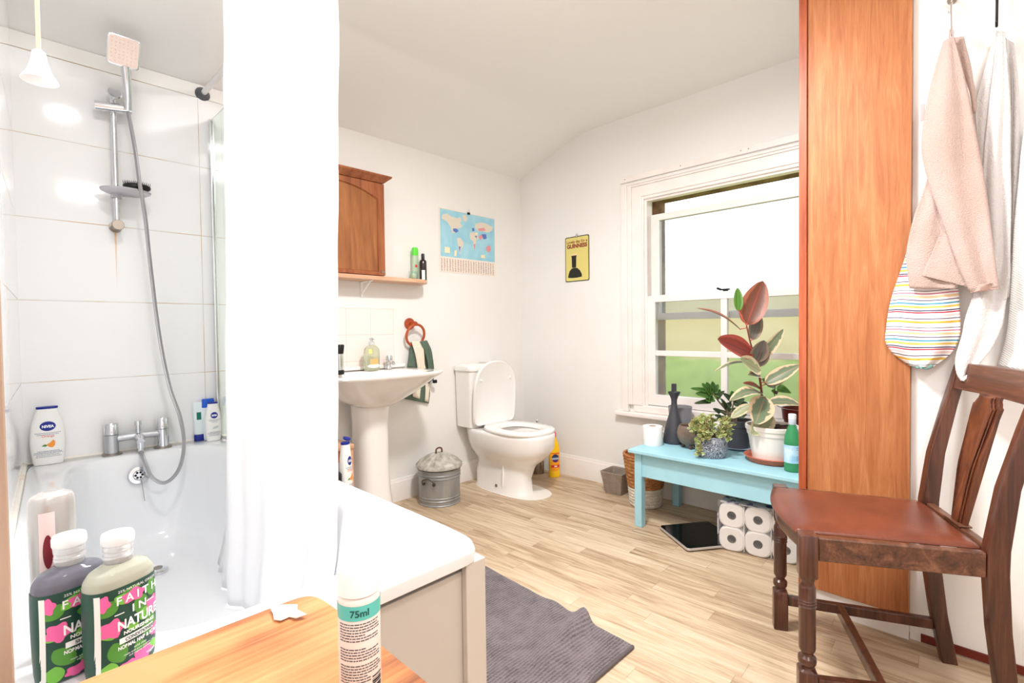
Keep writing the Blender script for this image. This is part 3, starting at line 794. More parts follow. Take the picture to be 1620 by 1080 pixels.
# two green and pink bottles with clear flip caps
def faith(label, loc, rz, liquid, second, sd):
    t = thing('conditioner_bottle' if second == 'CONDITIONER' else 'shampoo_bottle', label, 'bottle', loc, rz)
    t.scale = (1, 1, .93)
    B = Bottle(smooth_secs([(0,.040,.024,2.6),(.004,.0425,.0265,2.6),(.06,.0445,.028,2.6),(.125,.045,.028,2.6),(.150,.0435,.0275,2.6),(.162,.036,.024,2.5),(.168,.022,.019,2.2),(.171,.0185,.0175,2)]))
    b = MB(); B.mesh(b); b.build('body', liquid, t)
    cm = mat('clear_cap', (244,246,248), rough=.12, trans=.55, ior=1.3)
    b = MB(); b.lathe([(.0165,.171),(.0175,.173),(.0175,.178),(.0185,.179),(.0185,.183),(.0175,.184),(.0175,.189),(.0185,.190),(.019,.198),(.0185,.199)], 36); b.build('cap_collar', cm, t)
    b = MB(); b.lathe([(.0195,.1995),(.0205,.202),(.0205,.212),(.019,.216),(.0,.217)], 36, c1=False); b.build('flip_cap', mat('cap_white', (246,248,250), rough=.1, trans=.3, ior=1.3), t)
    gm = mat('label_dark_green', (34,74,62), rough=.4)
    b = MB(); B.mesh(b, .003, .140, grow=.0006, c=False); lb = b.build('label', gm, t)
    rr = random.Random(sd)
    inks = [(mat('ink_leaf_a', (84,150,58), rough=.45), 'leaf_print'), (mat('ink_leaf_b', (118,190,72), rough=.45), 'leaf_print'), (mat('ink_pink', (238,104,168), rough=.45), 'flower_print')]
    spots = [(0,[(-.030,.112,.014,.011),(.012,.100,.017,.011),(.024,.060,.016,.012),(-.020,.040,.018,.012),(.010,.030,.015,.009),(-.002,.128,.014,.007),(.030,.118,.010,.014)]),
             (1,[(-.012,.120,.013,.008),(.018,.082,.011,.010),(-.034,.075,.007,.014),(.030,.022,.012,.008),(-.030,.016,.013,.010),(.000,.070,.009,.006)]),
             (2,[(-.026,.080,.013,.014),(.030,.090,.011,.013),(.002,.120,.016,.010),(.014,.018,.015,.011),(-.036,.122,.008,.012),(.034,.046,.008,.010),(-.008,.012,.012,.008)])]
    for ki, lst in spots:
        mm, nm = inks[ki]; b = MB()
        for (u, v, a, c) in lst:
            n = 26; ro = rr.uniform(0, PI)
            if ki == 2: pts = [(u+a*(1+.16*math.sin(5*q+ro))*math.cos(q), v+c*(1+.16*math.sin(5*q+ro))*math.sin(q)) for q in [2*PI*i/n for i in range(n)]]
            else: pts = [(u+(a*math.cos(q))*math.cos(ro)-c*math.sin(q)*abs(math.sin(q))**.5*math.sin(ro), v+(a*math.cos(q))*math.sin(ro)+c*math.sin(q)*abs(math.sin(q))**.5*math.cos(ro)) for q in [2*PI*i/n for i in range(n)]]
            pts = [(max(-.0415, min(.0415, p)), max(.004, min(.139, q))) for p, q in pts]
            decal(b, B.front, pts, .0009+.0002*ki, 5)
        b.build(nm, mm, lb, fix=False)
    b = MB(); decal(b, B.front, rect(-.0425,-.038,.006,.135,8), .0016, 2); b.build('label_edge', mat('label_edge_white', (236,236,232), rough=.5), lb, fix=False)
    b = MB(); decal(b, B.front, rect(-.019,.030,.0515,.0605,8), .0015, 3); b.build('name_strip', WHT, lb, fix=False)
    b = MB(); decal(b, B.front, rect(-.024,-.012,.0985,.1000,4), .0015, 1); decal(b, B.front, rect(.020,.033,.0985,.1000,4), .0015, 1); b.build('rules', WHT, lb, fix=False)
    X0 = .009
    lettering(lb, [('25% NATURAL ORIGIN', X0, .1315, .0040, .056), ('F A I T H', X0, .1135, .0128, .060, .0003), ('I N', X0, .0945, .0120, .024, .0003), ('NATURE', X0, .0735, .0150, .060, .0006),
                   ('NOURISHING', X0, .0640, .0055, .045, .0003), ('NORMAL HAIR & SCALP', X0, .0430, .0058, .060, .0003), ('wild rose', X0, .0355, .0035, .03), ('made with pure essential oils', X0, .0305, .0028, .055), ('and organic extracts', X0, .0265, .0028, .045), ('vegan', .026, .0140, .0050, .02)],
              WHT, B.front, off=.0017)
    lettering(lb, [(second, X0, .0535, .0052, .042, .0002)], gm, B.front, 'strip_lettering', off=.0020)
    return t
faith('green and pink conditioner bottle with clear cap nearest the wooden stool', (.117, .940, .5555), .42, mat('clear_liquid', (196,198,182), rough=.12, trans=.25, ior=1.3), 'CONDITIONER', 3)
faith('green and pink shampoo bottle with grey neck behind the conditioner bottle', (.066, .985, .5555), .30, mat('grey_liquid', (118,118,130), rough=.12, trans=.2, ior=1.3), 'SHAMPOO', 8)

# ================================================================== STOOL, SPRAY CAN, PAPER, PULL CORD
st = thing('wooden_stool', 'orange toned wooden stool with stained top at the foot of the bath', 'stool', (.155, .415, 0))
b = MB(); b.loft([sup(0,0,.138*k_,.256*k_,14,z,64) for z, k_ in ((.664,.985),(.668,1),(.694,1),(.698,.99),(.70,.975))]); b.build('top', M['stool'], st, ang=50)
b = MB(); b.box(-.120,.120,-.235,-.215,.58,.664); b.box(-.120,.120,.215,.235,.58,.664); b.box(-.120,-.10,-.215,.215,.58,.664); b.box(.10,.12,-.215,.215,.58,.664); b.build('apron', M['stool'], st, smooth=False, bevel=.002)
for sx in (-1,1):
    for sy in (-1,1):
        b = MB(); b.box(sx*.118-.016, sx*.118+.016, sy*.232-.016, sy*.232+.016, 0, .664); b.build('leg', M['stool'], st, smooth=False, bevel=.003)
b = MB(); b.loft([sup(-.035,.095,.005,.0035,2,z,16) for z in (.7002,.7006)]); b.build('knot', M['dark'], st)
b = MB()
pt = [(-.020,.008),(-.011,.015),(-.002,.014),(.006,.010),(.008,.003),(.021,-.006),(.012,-.010),(.004,-.006),(-.001,-.013),(-.009,-.010),(-.013,-.002)]
n = len(pt); vs = [(-.001,.001,.004)]; fs = []
rr = random.Random(2)
for r in (1,2,3):
    for p in pt: vs.append((p[0]*r/3, p[1]*r/3, .001+rr.uniform(0,.0045)))
for j in range(n): fs.append((0,1+j,1+(j+1)%n))
for r in range(2):
    for j in range(n): fs.append((1+r*n+j,1+(r+1)*n+j,1+(r+1)*n+(j+1)%n,1+r*n+(j+1)%n))
b._add(vs, fs)
o = b.build('torn_tissue', M['tissue'], solid=.0012, ang=20); q = at(455,973,Z=.70); o.location = (q.x, q.y, .7008); o.rotation_euler[2] = -.75; o.scale = (1.25,1.25,1)
tag(o, 'torn scrap of white tissue lying on the wooden stool', 'tissue')

sp = thing('spray_can', 'small white capped spray can with teal band, at the edge of the stool', 'spray can', (.2145, .4010, .70), rz=-.47)
R = .0178
def CF(u, v, off=.0004): a = u/R; return ((R+off)*math.sin(a), -(R+off)*math.cos(a), v)
b = MB(); b.lathe([(.0165,0),(R,.002),(R,.121),(.0168,.124),(.0160,.1245)], 48); b.build('can', mat('can_cream', (236,226,220), rough=.3), sp)
b = MB(); b.lathe([(.0160,.125),(.0176,.126),(.0176,.1455),(.0168,.149),(.0140,.1515),(.0,.152)], 48, c1=False); b.build('cap', mat('cap_frost', (250,250,250), rough=.35, subs=.2), sp)
b = MB(); b.lathe([(R+.0003,.107),(R+.0003,.1195)], 48, c0=False, c1=False); bd = b.build('band', mat('teal_band', (92,196,188), rough=.35), sp)
lettering(bd, [('75ml', 0, .1105, .0058, .02, .0002)], mat('teal_ink', (20,84,84), rough=.5), CF, off=.0006)
b = MB()
rr = random.Random(9); v = .1035
for i in range(38):
    if i in (7,8,14,22): v -= .0024; continue
    wmax = .019 if i < 20 else .008
    u = -.019; end = wmax - rr.uniform(0,.006) if i % 5 != 4 else wmax - .016
    while u < end:
        l = rr.uniform(.0012,.0042); decal(b, CF, [(u,v),(u+l,v),(u+l,v+.0009),(u,v+.0009)], .0003, 1); u += l+.0006
    v -= .00235
b.build('small_print', mat('print_grey', (72,70,76), rough=.6), sp, fix=False)
b = MB(); v = .055
while v > .012:
    hh = rr.choice((.0004,.0008,.0012)); decal(b, CF, rect(.010,.021,v,v+hh,4), .0003, 1); v -= hh + rr.choice((.0005,.0009))
b.build('barcode', mat('print_dark', (40,40,44), rough=.6), sp, fix=False)

pc = thing('light_pull_cord', 'white bell shaped light pull on a cream cord, over the bath', 'pull cord', (.0, .0, 0))
q = at(62, 102, d=.72); pc.location = (q.x, q.y, 0)
dz = q.z
b = MB(); b.lathe([(.0045,dz+.020),(.0075,dz+.017),(.0095,dz+.004),(.0135,dz-.010),(.0205,dz-.022),(.0212,dz-.0235),(.0195,dz-.0228),(.012,dz-.010),(.008,dz+.004),(.0,dz+.008)], 40, c1=False)
bell = b.build('pull', mat('pull_white', (248,244,246), rough=.3), pc); 
b = MB(); b.tube([(0,0,dz+.0195),(0,0,2.375)], .0026, 10); b.build('cord', mat('cream_cord', (250,224,186), rough=.8, bump=.4, bscale=400), pc)
b = MB(); b.lathe([(.038,2.402),(.038,2.385),(.030,2.374),(.0,2.372)], 36, c1=False); b.build('ceiling_switch', M['white'], pc)

# ================================================================== SINK WALL
# cabinet
cb = thing('wall_cabinet', 'brown wooden wall cabinet with an arched door above the shelf', 'cabinet', (1.30, WY, 1.366))
CX0, CX1, CD, CH = -.33, .277, .128, .53
b = MB(); b.box(CX0, CX1, -CD+.020, -.001, .0, CH); b.build('body', M['cabwood'], cb, smooth=False, bevel=.002)
b = MB(); b.loft([[(CX0-g_, -CD-g_, z), (CX1+g_, -CD-g_, z), (CX1+g_, -.001, z), (CX0-g_, -.001, z)] for z, g_ in ((CH+.0005,-.004),(CH+.006,.002),(CH+.020,.018),(CH+.030,.030),(CH+.036,.032),(CH+.040,.032))])
b.build('cornice', M['cabwood'], cb, smooth=False)
dx0, dx1, dz0, dz1 = CX0+.004, CX1-.004, .004, CH-.004
def cabdoor():
    # arched frame around a flat panel
    ax0, ax1, az0 = dx0+.03, dx1-.038, .022
    mid = (ax0+ax1)/2
    def arch(x): return .500 - .062*abs((x-mid)/((ax1-ax0)/2))**2.2
    K = 24
    inner = [(ax0, az0), (ax1, az0)] + [(ax1+(ax0-ax1)*i/K, arch(ax1+(ax0-ax1)*i/K)) for i in range(K+1)]
    outer = [(dx0, dz0), (dx1, dz0)] + [(dx1+(dx0-dx1)*i/K, dz1) for i in range(K+1)]
    inner2 = [(mid+(x-mid)*.985, .26+(z-.26)*.985) for x, z in inner]
    n = len(inner); b = MB(); vs = []
    for lst, y in ((outer, -CD+.019), (outer, -CD), (inner, -CD), (inner2, -CD+.006), (inner2, -CD+.012)):
        vs += [(x, y, z) for x, z in lst]
    fs = [(r*n+j, r*n+(j+1) % n, (r+1)*n+(j+1) % n, (r+1)*n+j) for r in range(4) for j in range(n)]
    b._add(vs, fs); d = b.build('door', M['cabwood'], cb, ang=25)
    b = MB(); b.poly([(x, -CD+.0105, z) for x, z in inner2]); b.build('door_panel', M['cabpanel'], d, smooth=False)
    return d
d = cabdoor()
b = MB(); b.lathe([(.006,0),(.006,.008),(.010,.012),(.010,.018),(.0,.022)], 20, Matrix.Translation((dx0+.018,-CD,.25)) @ Matrix.Rotation(PI/2,4,'X'), c1=False); b.build('knob', M['cabwood'], d)
b = MB(); b.box(CX1-.030,CX1-.012,-CD-.004,-CD,.018,.030); b.build('hinge', M['steel'], d, smooth=False)
# shelf
shf = thing('wall_shelf', 'pale wooden wall shelf with rounded end under the cabinet', 'shelf', (1.35, WY, 1.341))
b = MB()
out = [(-.42,0),(-.42,-.150),(.44,-.150)] + [(.44+.105*math.sin(a), -.150+.085*(1-math.cos(a))) for a in [PI/2*i/10 for i in range(1,11)]] + [(.560,0)]
b.prism(out, lambda x, y: (x, y, 0), lambda x, y: (x, y, .022)); b.build('board', M['shelfwood'], shf, ang=30, bevel=.002)
for x in (-.28, .14):
    b = MB(); b.box(x-.008,x+.008,-.12,-.002,-.006,-.001); b.box(x-.008,x+.008,-.008,-.001,-.09,-.006); b.cyl((x,-.10,-.008),(x,-.01,-.07),.004,seg=10); b.build('bracket', M['white'], shf, smooth=False)
SZ = 1.3635
def simple_round(name, label, cat, loc, prof, m, seg=36, part='body'):
    t = thing(name, label, cat, loc); b = MB(); b.lathe(prof, seg, c1=prof[-1][0] > 0); b.build(part, m, t); return t
t = thing('deodorant_bottle', 'tall pale green bottle with lime cap on the wall shelf', 'bottle', (1.838, 2.640, SZ))
B = Bottle(smooth_secs([(0,.022,.016,2.4),(.06,.0225,.017,2.4),(.12,.0215,.017,2.4),(.156,.020,.016,2.4)]))
b = MB(); B.mesh(b); b.build('body', mat('pale_green_bottle', (202,226,196), rough=.25, trans=.25), t)
b = MB(); b.loft([sup(0,0,.0205*s,.0165*s,2.4,z,36) for z, s in ((.1565,1),(.19,1),(.202,.92),(.206,.75))]); b.build('cap', mat('lime', (96,220,60), rough=.35), t)
b = MB(); decal(b, B.front, rect(-.012,.004,.082,.098), .0006); b.build('label', mat('red_ink', (214,62,62), rough=.5), t, fix=False)
t = thing('oil_bottle', 'dark brown glass bottle with white label at the shelf end', 'bottle', (1.866, 2.596, SZ))
b = MB(); b.lathe([(.020,0),(.0222,.003),(.0222,.115),(.019,.124),(.011,.130),(.0095,.132)], 36); b.build('body', mat('dark_bottle', (44,34,34), rough=.15), t)
b = MB(); b.lathe([(.0105,.1325),(.0105,.158),(.0085,.166),(.0,.168)], 28, c1=False); b.build('cap', M['black'], t)
def cyl_front(R):
    return lambda u, v, off=.0004: ((R+off)*math.sin(u/R), -(R+off)*math.cos(u/R), v)
b = MB(); decal(b, cyl_front(.0222), rect(-.022,-.002,.004,.062), .0005); b.build('label', WHT, t, fix=False); t.rotation_euler[2] = .0
t = thing('candle_jar', 'small clear glass jar with a white candle on the shelf', 'jar', (1.788, 2.592, SZ))
b = MB(); b.lathe([(.0,.0),(.025,0),(.0265,.003),(.0265,.050),(.0245,.050),(.0245,.006),(.0,.005)], 36, c0=False, c1=False); b.build('glass', M['glass'], t)
b = MB(); b.lathe([(.020,.006),(.020,.032),(.018,.036),(.0,.036)], 30, c1=False); b.build('candle', mat('wax', (240,238,214), rough=.5, subs=.2), t)

# calendar with world map
cl = thing('world_map_calendar', 'world map calendar poster hanging on the wall by a bulldog clip', 'poster', (2.318, WY-.0015, 1.655))
b = MB(); b.box(-.257,.257,-.0008,.0,-.212,.212); b.build('sheet', mat('paper_cream', (240,228,216), rough=.8), cl, smooth=False)
def PF(u, v, off=.0003): return (u, -.0008-off, v)
b = MB(); decal(b, PF, rect(-.248,.250,-.110,.206), .0003, 1); b.build('ocean', mat('ocean_blue', (146,202,222), rough=.7, rgb2=(168,214,228), nscale=12), cl, fix=False)
LAND = [('land_pale', (222,212,196), [[(-.23,.165),(-.19,.18),(-.15,.165),(-.10,.16),(-.075,.175),(-.06,.15),(-.08,.13),(-.05,.115),(-.075,.10),(-.11,.085),(-.12,.06),(-.145,.055),(-.16,.095),(-.19,.125),(-.235,.14)],
        [(-.055,.19),(-.02,.195),(-.005,.17),(-.03,.145),(-.045,.155)], [(.06,.145),(.12,.165),(.18,.16),(.235,.145),(.225,.12),(.19,.10),(.13,.10),(.08,.10),(.06,.12)],
        [(.012,.075),(.04,.085),(.075,.078),(.095,.05),(.07,.03),(.062,-.01),(.05,-.04),(.042,-.02),(.04,.02),(.018,.03),(.008,.05)],
        [(-.105,.025),(-.075,.03),(-.045,.0),(-.055,-.03),(-.075,-.055),(-.085,-.085),(-.092,-.06),(-.098,-.02)]]),
        ('land_pink', (226,150,158), [[(.09,.06),(.12,.075),(.135,.06),(.11,.035)],[(.045,.0),(.062,.005),(.055,-.03),(.048,-.035)],[(.085,.115),(.15,.13),(.16,.11),(.10,.10)],[(.165,-.005),(.20,.01),(.215,-.02),(.19,-.045),(.165,-.03)]]),
        ('land_blue', (96,120,190), [[(-.14,.085),(-.11,.09),(-.09,.075),(-.115,.06),(-.14,.07)],[(.12,.08),(.165,.085),(.17,.055),(.14,.045)],[(.03,.11),(.05,.115),(.055,.095),(.035,.09)],[(-.092,-.03),(-.075,-.03),(-.085,-.07)],[(.055,.06),(.075,.062),(.07,.045)]]),
        ('land_cream', (240,232,196), [[(-.215,-.045),(-.17,-.045),(-.17,-.085),(-.215,-.085)],[(-.13,-.06),(-.11,-.06),(-.115,-.10),(-.135,-.10)],[(.11,-.07),(.15,-.065),(.15,-.09),(.11,-.09)],[(.06,.085),(.085,.085),(.08,.07),(.06,.072)]])]
for nm, col, polys in LAND:
    b = MB()
    for k_, pl in enumerate(polys): decal(b, PF, pl, .0006+.00012*k_+.0007*[q[0] for q in LAND].index(nm), 1)
    b.build(nm, mat(nm, col, rough=.7), cl, fix=False)
for nm, col, ph in (('table_print_dark', (88,84,104), 0), ('table_print_red', (206,120,110), 1)):
    b = MB(); rr = random.Random(4+ph)
    for i in range(21):
        for j in range(13):
            if (j + i) % 2 != ph and rr.random() < .7: continue
            u = -.244+i*.0235; v = -.122-j*.0066
            decal(b, PF, [(u,v-.003),(u+rr.uniform(.006,.014),v-.003),(u+rr.uniform(.006,.014),v),(u,v)], .0004, 1)
    b.build(nm, mat(nm, col, rough=.8), cl, fix=False)
b = MB(); b.prism([(-.011,0),(.011,0),(.011,.013),(0,.016),(-.011,.013)], lambda x, y: (x,-.009,.20+y), lambda x, y: (x,-.0015,.20+y)); cp = b.build('clip', M['black'], cl, smooth=False, bevel=.001)
b = MB(); b.tube([(-.006,-.006,.215),(-.008,-.008,.228),(0,-.008,.236),(.008,-.008,.228),(.006,-.006,.215)], .0009, 8); b.build('clip_wire', M['chrome'], cp)

# tin sign on the window wall
sg = thing('tin_sign', 'small yellow tin sign with a pint of stout on the window wall', 'sign', (WX-.0015, 2.147, 1.541), rz=-PI/2)
b = MB(); b.loft([sup(0,y,.104,.158,12,0,48) for y in (0,)], False, False); b.bm.free(); b = MB()
def rr_(w, h, r, n=6):
    o = []
    for cx, cz, a0 in ((w-r,h-r,0),(-w+r,h-r,PI/2),(-w+r,-h+r,PI),(w-r,-h+r,1.5*PI)):
        for i in range(n+1):
            a = a0+PI/2*i/n; o.append((cx+r*math.cos(a), cz+r*math.sin(a)))
    return o
b.prism(rr_(.104,.158,.012), lambda x, z: (x,-.001,z), lambda x, z: (x,.0,z)); b.build('plate', mat('sign_rim', (52,58,40), rough=.35), sg, smooth=False)
def SF(u, v, off=.0003): return (u, -.001-off, v)
b = MB(); decal(b, SF, rr_(.098,.152,.010), .0004, 1); b.build('yellow_field', mat('sign_yellow', (222,208,124), rough=.35), sg, fix=False)
lettering(sg, [('Lovely day for a', 0, .112, .020, .180, .0006), ('GUINNESS', 0, .078, .027, .176, .0018)], mat('sign_red', (140,44,40), rough=.4), SF, off=.0010)
b = MB(); decal(b, SF, [(-.044,-.060),(-.008,-.060),(-.006,.012),(-.002,.025),(-.050,.025),(-.046,.012)], .0010, 1)
decal(b, SF, [(-.080,-.128),(-.076,-.108),(-.066,-.082),(-.048,-.066),(-.025,-.060),(.004,-.066),(.026,-.084),(.040,-.108),(.042,-.128),(0,-.132),(-.040,-.132)], .0008, 1)
b.build('dark_glass_and_mound', mat('sign_black', (34,32,26), rough=.35), sg, fix=False)
b = MB(); decal(b, SF, [(-.050,.025),(-.002,.025),(-.001,.037),(-.051,.037)], .0012, 1); b.build('foam', mat('sign_foam', (238,214,160), rough=.4), sg, fix=False)
b = MB(); b.cyl((0,-.004,.150),(0,-.004,.166),.007,seg=12); b.cyl((0,-.004,.166),(0,-.002,.176),.003,seg=10); b.build('clip', M['steel'], sg)

# wash basin
wb = thing('wash_basin', 'white pedestal wash basin below the pink splashback tiles', 'sink', (1.45, WY, 0))
RT = .815
def D(a, bd, n, z, cy, seg=64, flat=0):
    o = []
    for x, y, zz in sup(0, cy, a, bd, n, z, seg): o.append((x, min(y, -flat) if flat else y, zz))
    return o
def Dring(w, dep, z, e=2.6, back=0., seg=64, pinch=.88):
    """basin outline: straight at the wall, bowed at the front"""
    o = []
    for x, y, zz in sup(0, -dep*.40, w, dep*.60, e, z, seg):
        if y > -back: y = -back
        o.append((x*(1 if y > -dep*.6 else 1), y, zz))
    return o
b = MB()
b.loft([D(.075,.075,2.5,.640,-.165), D(.105,.105,2.5,.641,-.175), D(.16,.13,2.5,.668,-.185), D(.225,.165,2.7,.705,-.195), D(.275,.195,3,.748,-.21,flat=.0015), D(.308,.215,3.6,.784,-.218,flat=.0015), D(.322,.228,4.4,.800,-.222,flat=.0015),
        D(.330,.236,5,.812,-.226,flat=.0015), D(.329,.236,5,.822,-.226,flat=.0015), D(.322,.229,5,.826,-.226,flat=.0055),
        D(.255,.160,3.2,.822,-.262), D(.245,.152,3,.815,-.264), D(.225,.138,2.8,.780,-.266), D(.18,.11,2.6,.735,-.268), D(.10,.06,2.3,.712,-.270), D(.02,.02,2,.708,-.270)])
b.build('basin', M['ceramic'], wb, ang=60)
b = MB(); b.box(-.318,.318,-.030,-.0085,.8265,.850); b.build('upstand', M['ceramic'], wb, smooth=False, bevel=.009, seg=3)
b = MB()
b.loft([D(.112,.118,2.8,0,-.150), D(.108,.114,2.8,.03,-.148), D(.094,.102,2.8,.16,-.142), D(.088,.096,2.8,.35,-.138), D(.088,.096,2.8,.55,-.138), D(.094,.102,2.8,.6385,-.142)])
b.build('pedestal', M['ceramic'], wb, ang=60)
b = MB(); b.lathe([(.006,0),(.010,.001),(.011,.003),(.0,.004)], 20, Matrix.Translation((.045,-.108,.785)) @ Matrix.Rotation(1.2,4,'X'), c1=False); b.build('overflow', M['steel'], wb)
b = MB(); b.lathe([(.018,.710),(.020,.713),(.0,.714)], 24, Matrix.Translation((0,-.270,0)), c1=False); b.build('waste', M['chrome'], wb)
for sx, nm in ((.17,'tap'),):
    tpb = thing('basin_tap', 'small chrome basin tap beside the hand soap bottle on the basin', 'tap', (1.45+sx, WY-.066, .826))
    b = MB(); b.lathe([(.021,0),(.021,.006),(.0165,.012),(.0155,.030),(.017,.045),(.0,.046)], 28, c1=False); b.build('pillar', M['chrome'], tpb)
    b = MB(); b.tube(spline([(0,-.004,.028),(-.002,-.030,.040),(-.004,-.055,.040),(-.005,-.068,.026)], 5), [.0125-.0002*i for i in range(16)], 16); b.build('spout', M['chrome'], tpb)
    b = MB(); b.lathe([(.013,.047),(.020,.054),(.0205,.074),(.016,.082),(.0,.084)], 28, c1=False, M=Matrix.Rotation(.12,4,'X')); b.build('handle', M['chrome'], tpb)
# hand soap
t = thing('hand_soap_bottle', 'clear oval hand soap bottle with pump, standing on the basin', 'soap bottle', (1.498, 2.595, .827), rz=.1)
B = Bottle(smooth_secs([(0,.043,.021,2.6),(.004,.047,.0235,2.6),(.05,.0485,.0245,2.6),(.095,.049,.0245,2.6),(.125,.044,.023,2.5),(.140,.028,.019,2.2),(.146,.0165,.015,2)]))
b = MB(); B.mesh(b); b.build('body', mat('clear_soap', (226,232,206), rough=.08, trans=.75, ior=1.33), t)
b = MB(); decal(b, B.front, rect(-.026,.026,.034,.066), .0006, 4); b.build('orange_label', mat('label_orange', (240,178,112), rough=.5), t, fix=False)
b = MB(); decal(b, B.front, ell(0,.026,.042,.012), .0005, 4); b.build('white_label', mat('label_pale', (226,232,230), rough=.5), t, fix=False)
b = MB(); decal(b, B.front, rect(-.034,-.014,.098,.122), .0005, 3); b.build('yellow_label', mat('label_lime', (214,222,130), rough=.5), t, fix=False)
b = MB(); b.lathe([(.0165,.1465),(.0165,.162),(.008,.166),(.008,.176),(.013,.178),(.013,.186),(.0,.188)], 28, c1=False); b.tube([(0,0,.181),(-.004,-.016,.183),(-.006,-.032,.178)], .0045, 10); b.build('pump', mat('pump_clear', (236,240,242), rough=.2, trans=.4), t)
# razor stand
t = thing('electric_razor', 'black and silver electric razor standing on the basin by the curtain', 'razor', (1.272, 2.530, .822), rz=.2)
b = MB(); b.loft([sup(0,0,.019*s,.015*s,2.8,z,32) for z, s in ((0,1),(.003,1.05),(.022,1.05),(.024,.95))]); b.build('base', M['black'], t)
b = MB(); b.loft([sup(0,0,.0165*s,.014*s,2.8,z,32) for z, s in ((.0245,1),(.07,1.06),(.11,1.0))]); b.build('body', M['chrome'], t)
b = MB(); b.loft([sup(x,0,.0175*s,.015*s,2.8,z,32) for z, s, x in ((.1105,1,0),(.13,1.05,.002),(.155,1.1,.004),(.160,.9,.004))]); b.build('head', M['black'], t)

# towel ring and hand towel
tr = thing('towel_ring', 'orange brown wooden towel ring on the wall beside the basin', 'towel ring', (1.815, WY, 1.095))
b = MB(); b.lathe([(.036,0),(.037,.006),(.034,.014),(.020,.018),(.012,.020),(.012,.040),(.0,.041)], 36, Matrix.Rotation(PI/2,4,'X'), c1=False); b.build('boss', M['ringwood'], tr)
rc = Vector((.012,-.050,-.072)); ra = .066
b = MB(); b.tube([(rc.x+ra*math.sin(a), rc.y-.014*math.cos(a), rc.z+ra*math.cos(a)) for a in [2*PI*i/48 for i in range(48)]], .0082, 14, closed=True); b.build('ring', M['ringwood'], tr)
b = MB(); b.lathe([(.012,0),(.015,.006),(.012,.014),(.0,.016)], 20, Matrix.Translation((.010,-.048,0)) @ Matrix.Rotation(PI/2,4,'X'), c1=False); b.build('knob', M['ringwood'], tr)
def drape(b, L, R, Xp=None, Yp=None, nu=16, nv=30, fold=.006, freq=2.5, ph=0, dep=None):
    """cloth between a left and a right edge (photo outline at a real distance), rows top to bottom"""
    LL = spline([(x, y, 0) for x, y in L], 6); RR = spline([(x, y, 0) for x, y in R], 6)
    def pick(P, v):
        q = v*(len(P)-1); i = min(int(q), len(P)-2); return P[i].lerp(P[i+1], q-i)
    def fn(u, v):
        a, c = pick(LL, v), pick(RR, v); p = a.lerp(c, u)
        off = fold*math.sin(u*2*PI*freq+ph+v*2)*min(1, v*3+.1) + .3*fold*noise.noise(Vector((u*5, v*9, ph)))
        if dep: off += dep(u, v)
        return at(p.x, p.y, Y=Yp+off) if Yp is not None else at(p.x, p.y, X=Xp+off)
    b.grid(fn, nu, nv); return b
def towel_mat(name, fn_col, bump=.6, bs=420):
    m = mat(name, (240,230,220), rough=.9, sheen=.3)
    g = G(m); p = g.N['Principled BSDF']; vec, x, y, z = g.objxyz()
    g.L.new(fn_col(g, vec, x, y, z), p.inputs['Base Color'])
    g.bump(g.noise(vec, bs, 2), bump, .003, p); return m
TG = mat('towel_green', (94,112,98), rough=.9, bump=.6, bscale=400)
TC = mat('towel_cream', (238,228,210), rough=.9, bump=.6, bscale=400)
ht = thing('hand_towel', 'dark green and cream striped hand towel hanging through the towel ring', 'towel', (0,0,0))
b = MB(); drape(b, [(650,541),(646,580),(640,612),(637,630)], [(672,541),(678,582),(680,618),(678,638)], Yp=2.664, fold=.003); b.build('back_layer', TG, ht, solid=.005)
b = MB(); drape(b, [(651,606),(652,612),(653,620),(653,627)], [(667,606),(666,612),(665,620),(664,631)], Yp=2.658, fold=.0, nv=6); b.build('cream_band', TC, ht, solid=.0012)
b = MB(); drape(b, [(673,606),(673,614),(673,622),(672,634)], [(680,606),(680,614),(679,622),(678,636)], Yp=2.657, fold=.0, nv=6, nu=4); b.build('cream_band', TC, ht, solid=.0012)
b = MB(); drape(b, [(651,540),(657,560),(660,578),(661,590)], [(666,539),(670,552),(672,575),(676,592)], Yp=2.625, fold=.004); b.build('cream_fold', TC, ht, solid=.005)
b = MB(); drape(b, [(664,540),(670,552),(676,570),(678,590),(680,604)], [(675,538),(682,552),(685,570),(687,588),(686,600)], Yp=2.621, fold=.003, nu=8); b.build('green_fold', TG, ht, solid=.005)
b = MB(); drape(b, [(650,545),(648,560),(645,580)], [(651,545),(660,562),(662,582)], Yp=2.645, fold=.002, nu=8, nv=12); b.build('green_fold', TG, ht, solid=.004)
b = MB(); q = at(688,603,Y=2.62); b.box(q.x-.012,q.x+.014,2.612,2.632,q.z-.012,q.z+.010); b.build('corner_tie', M['black'], ht, smooth=False, bevel=.004)

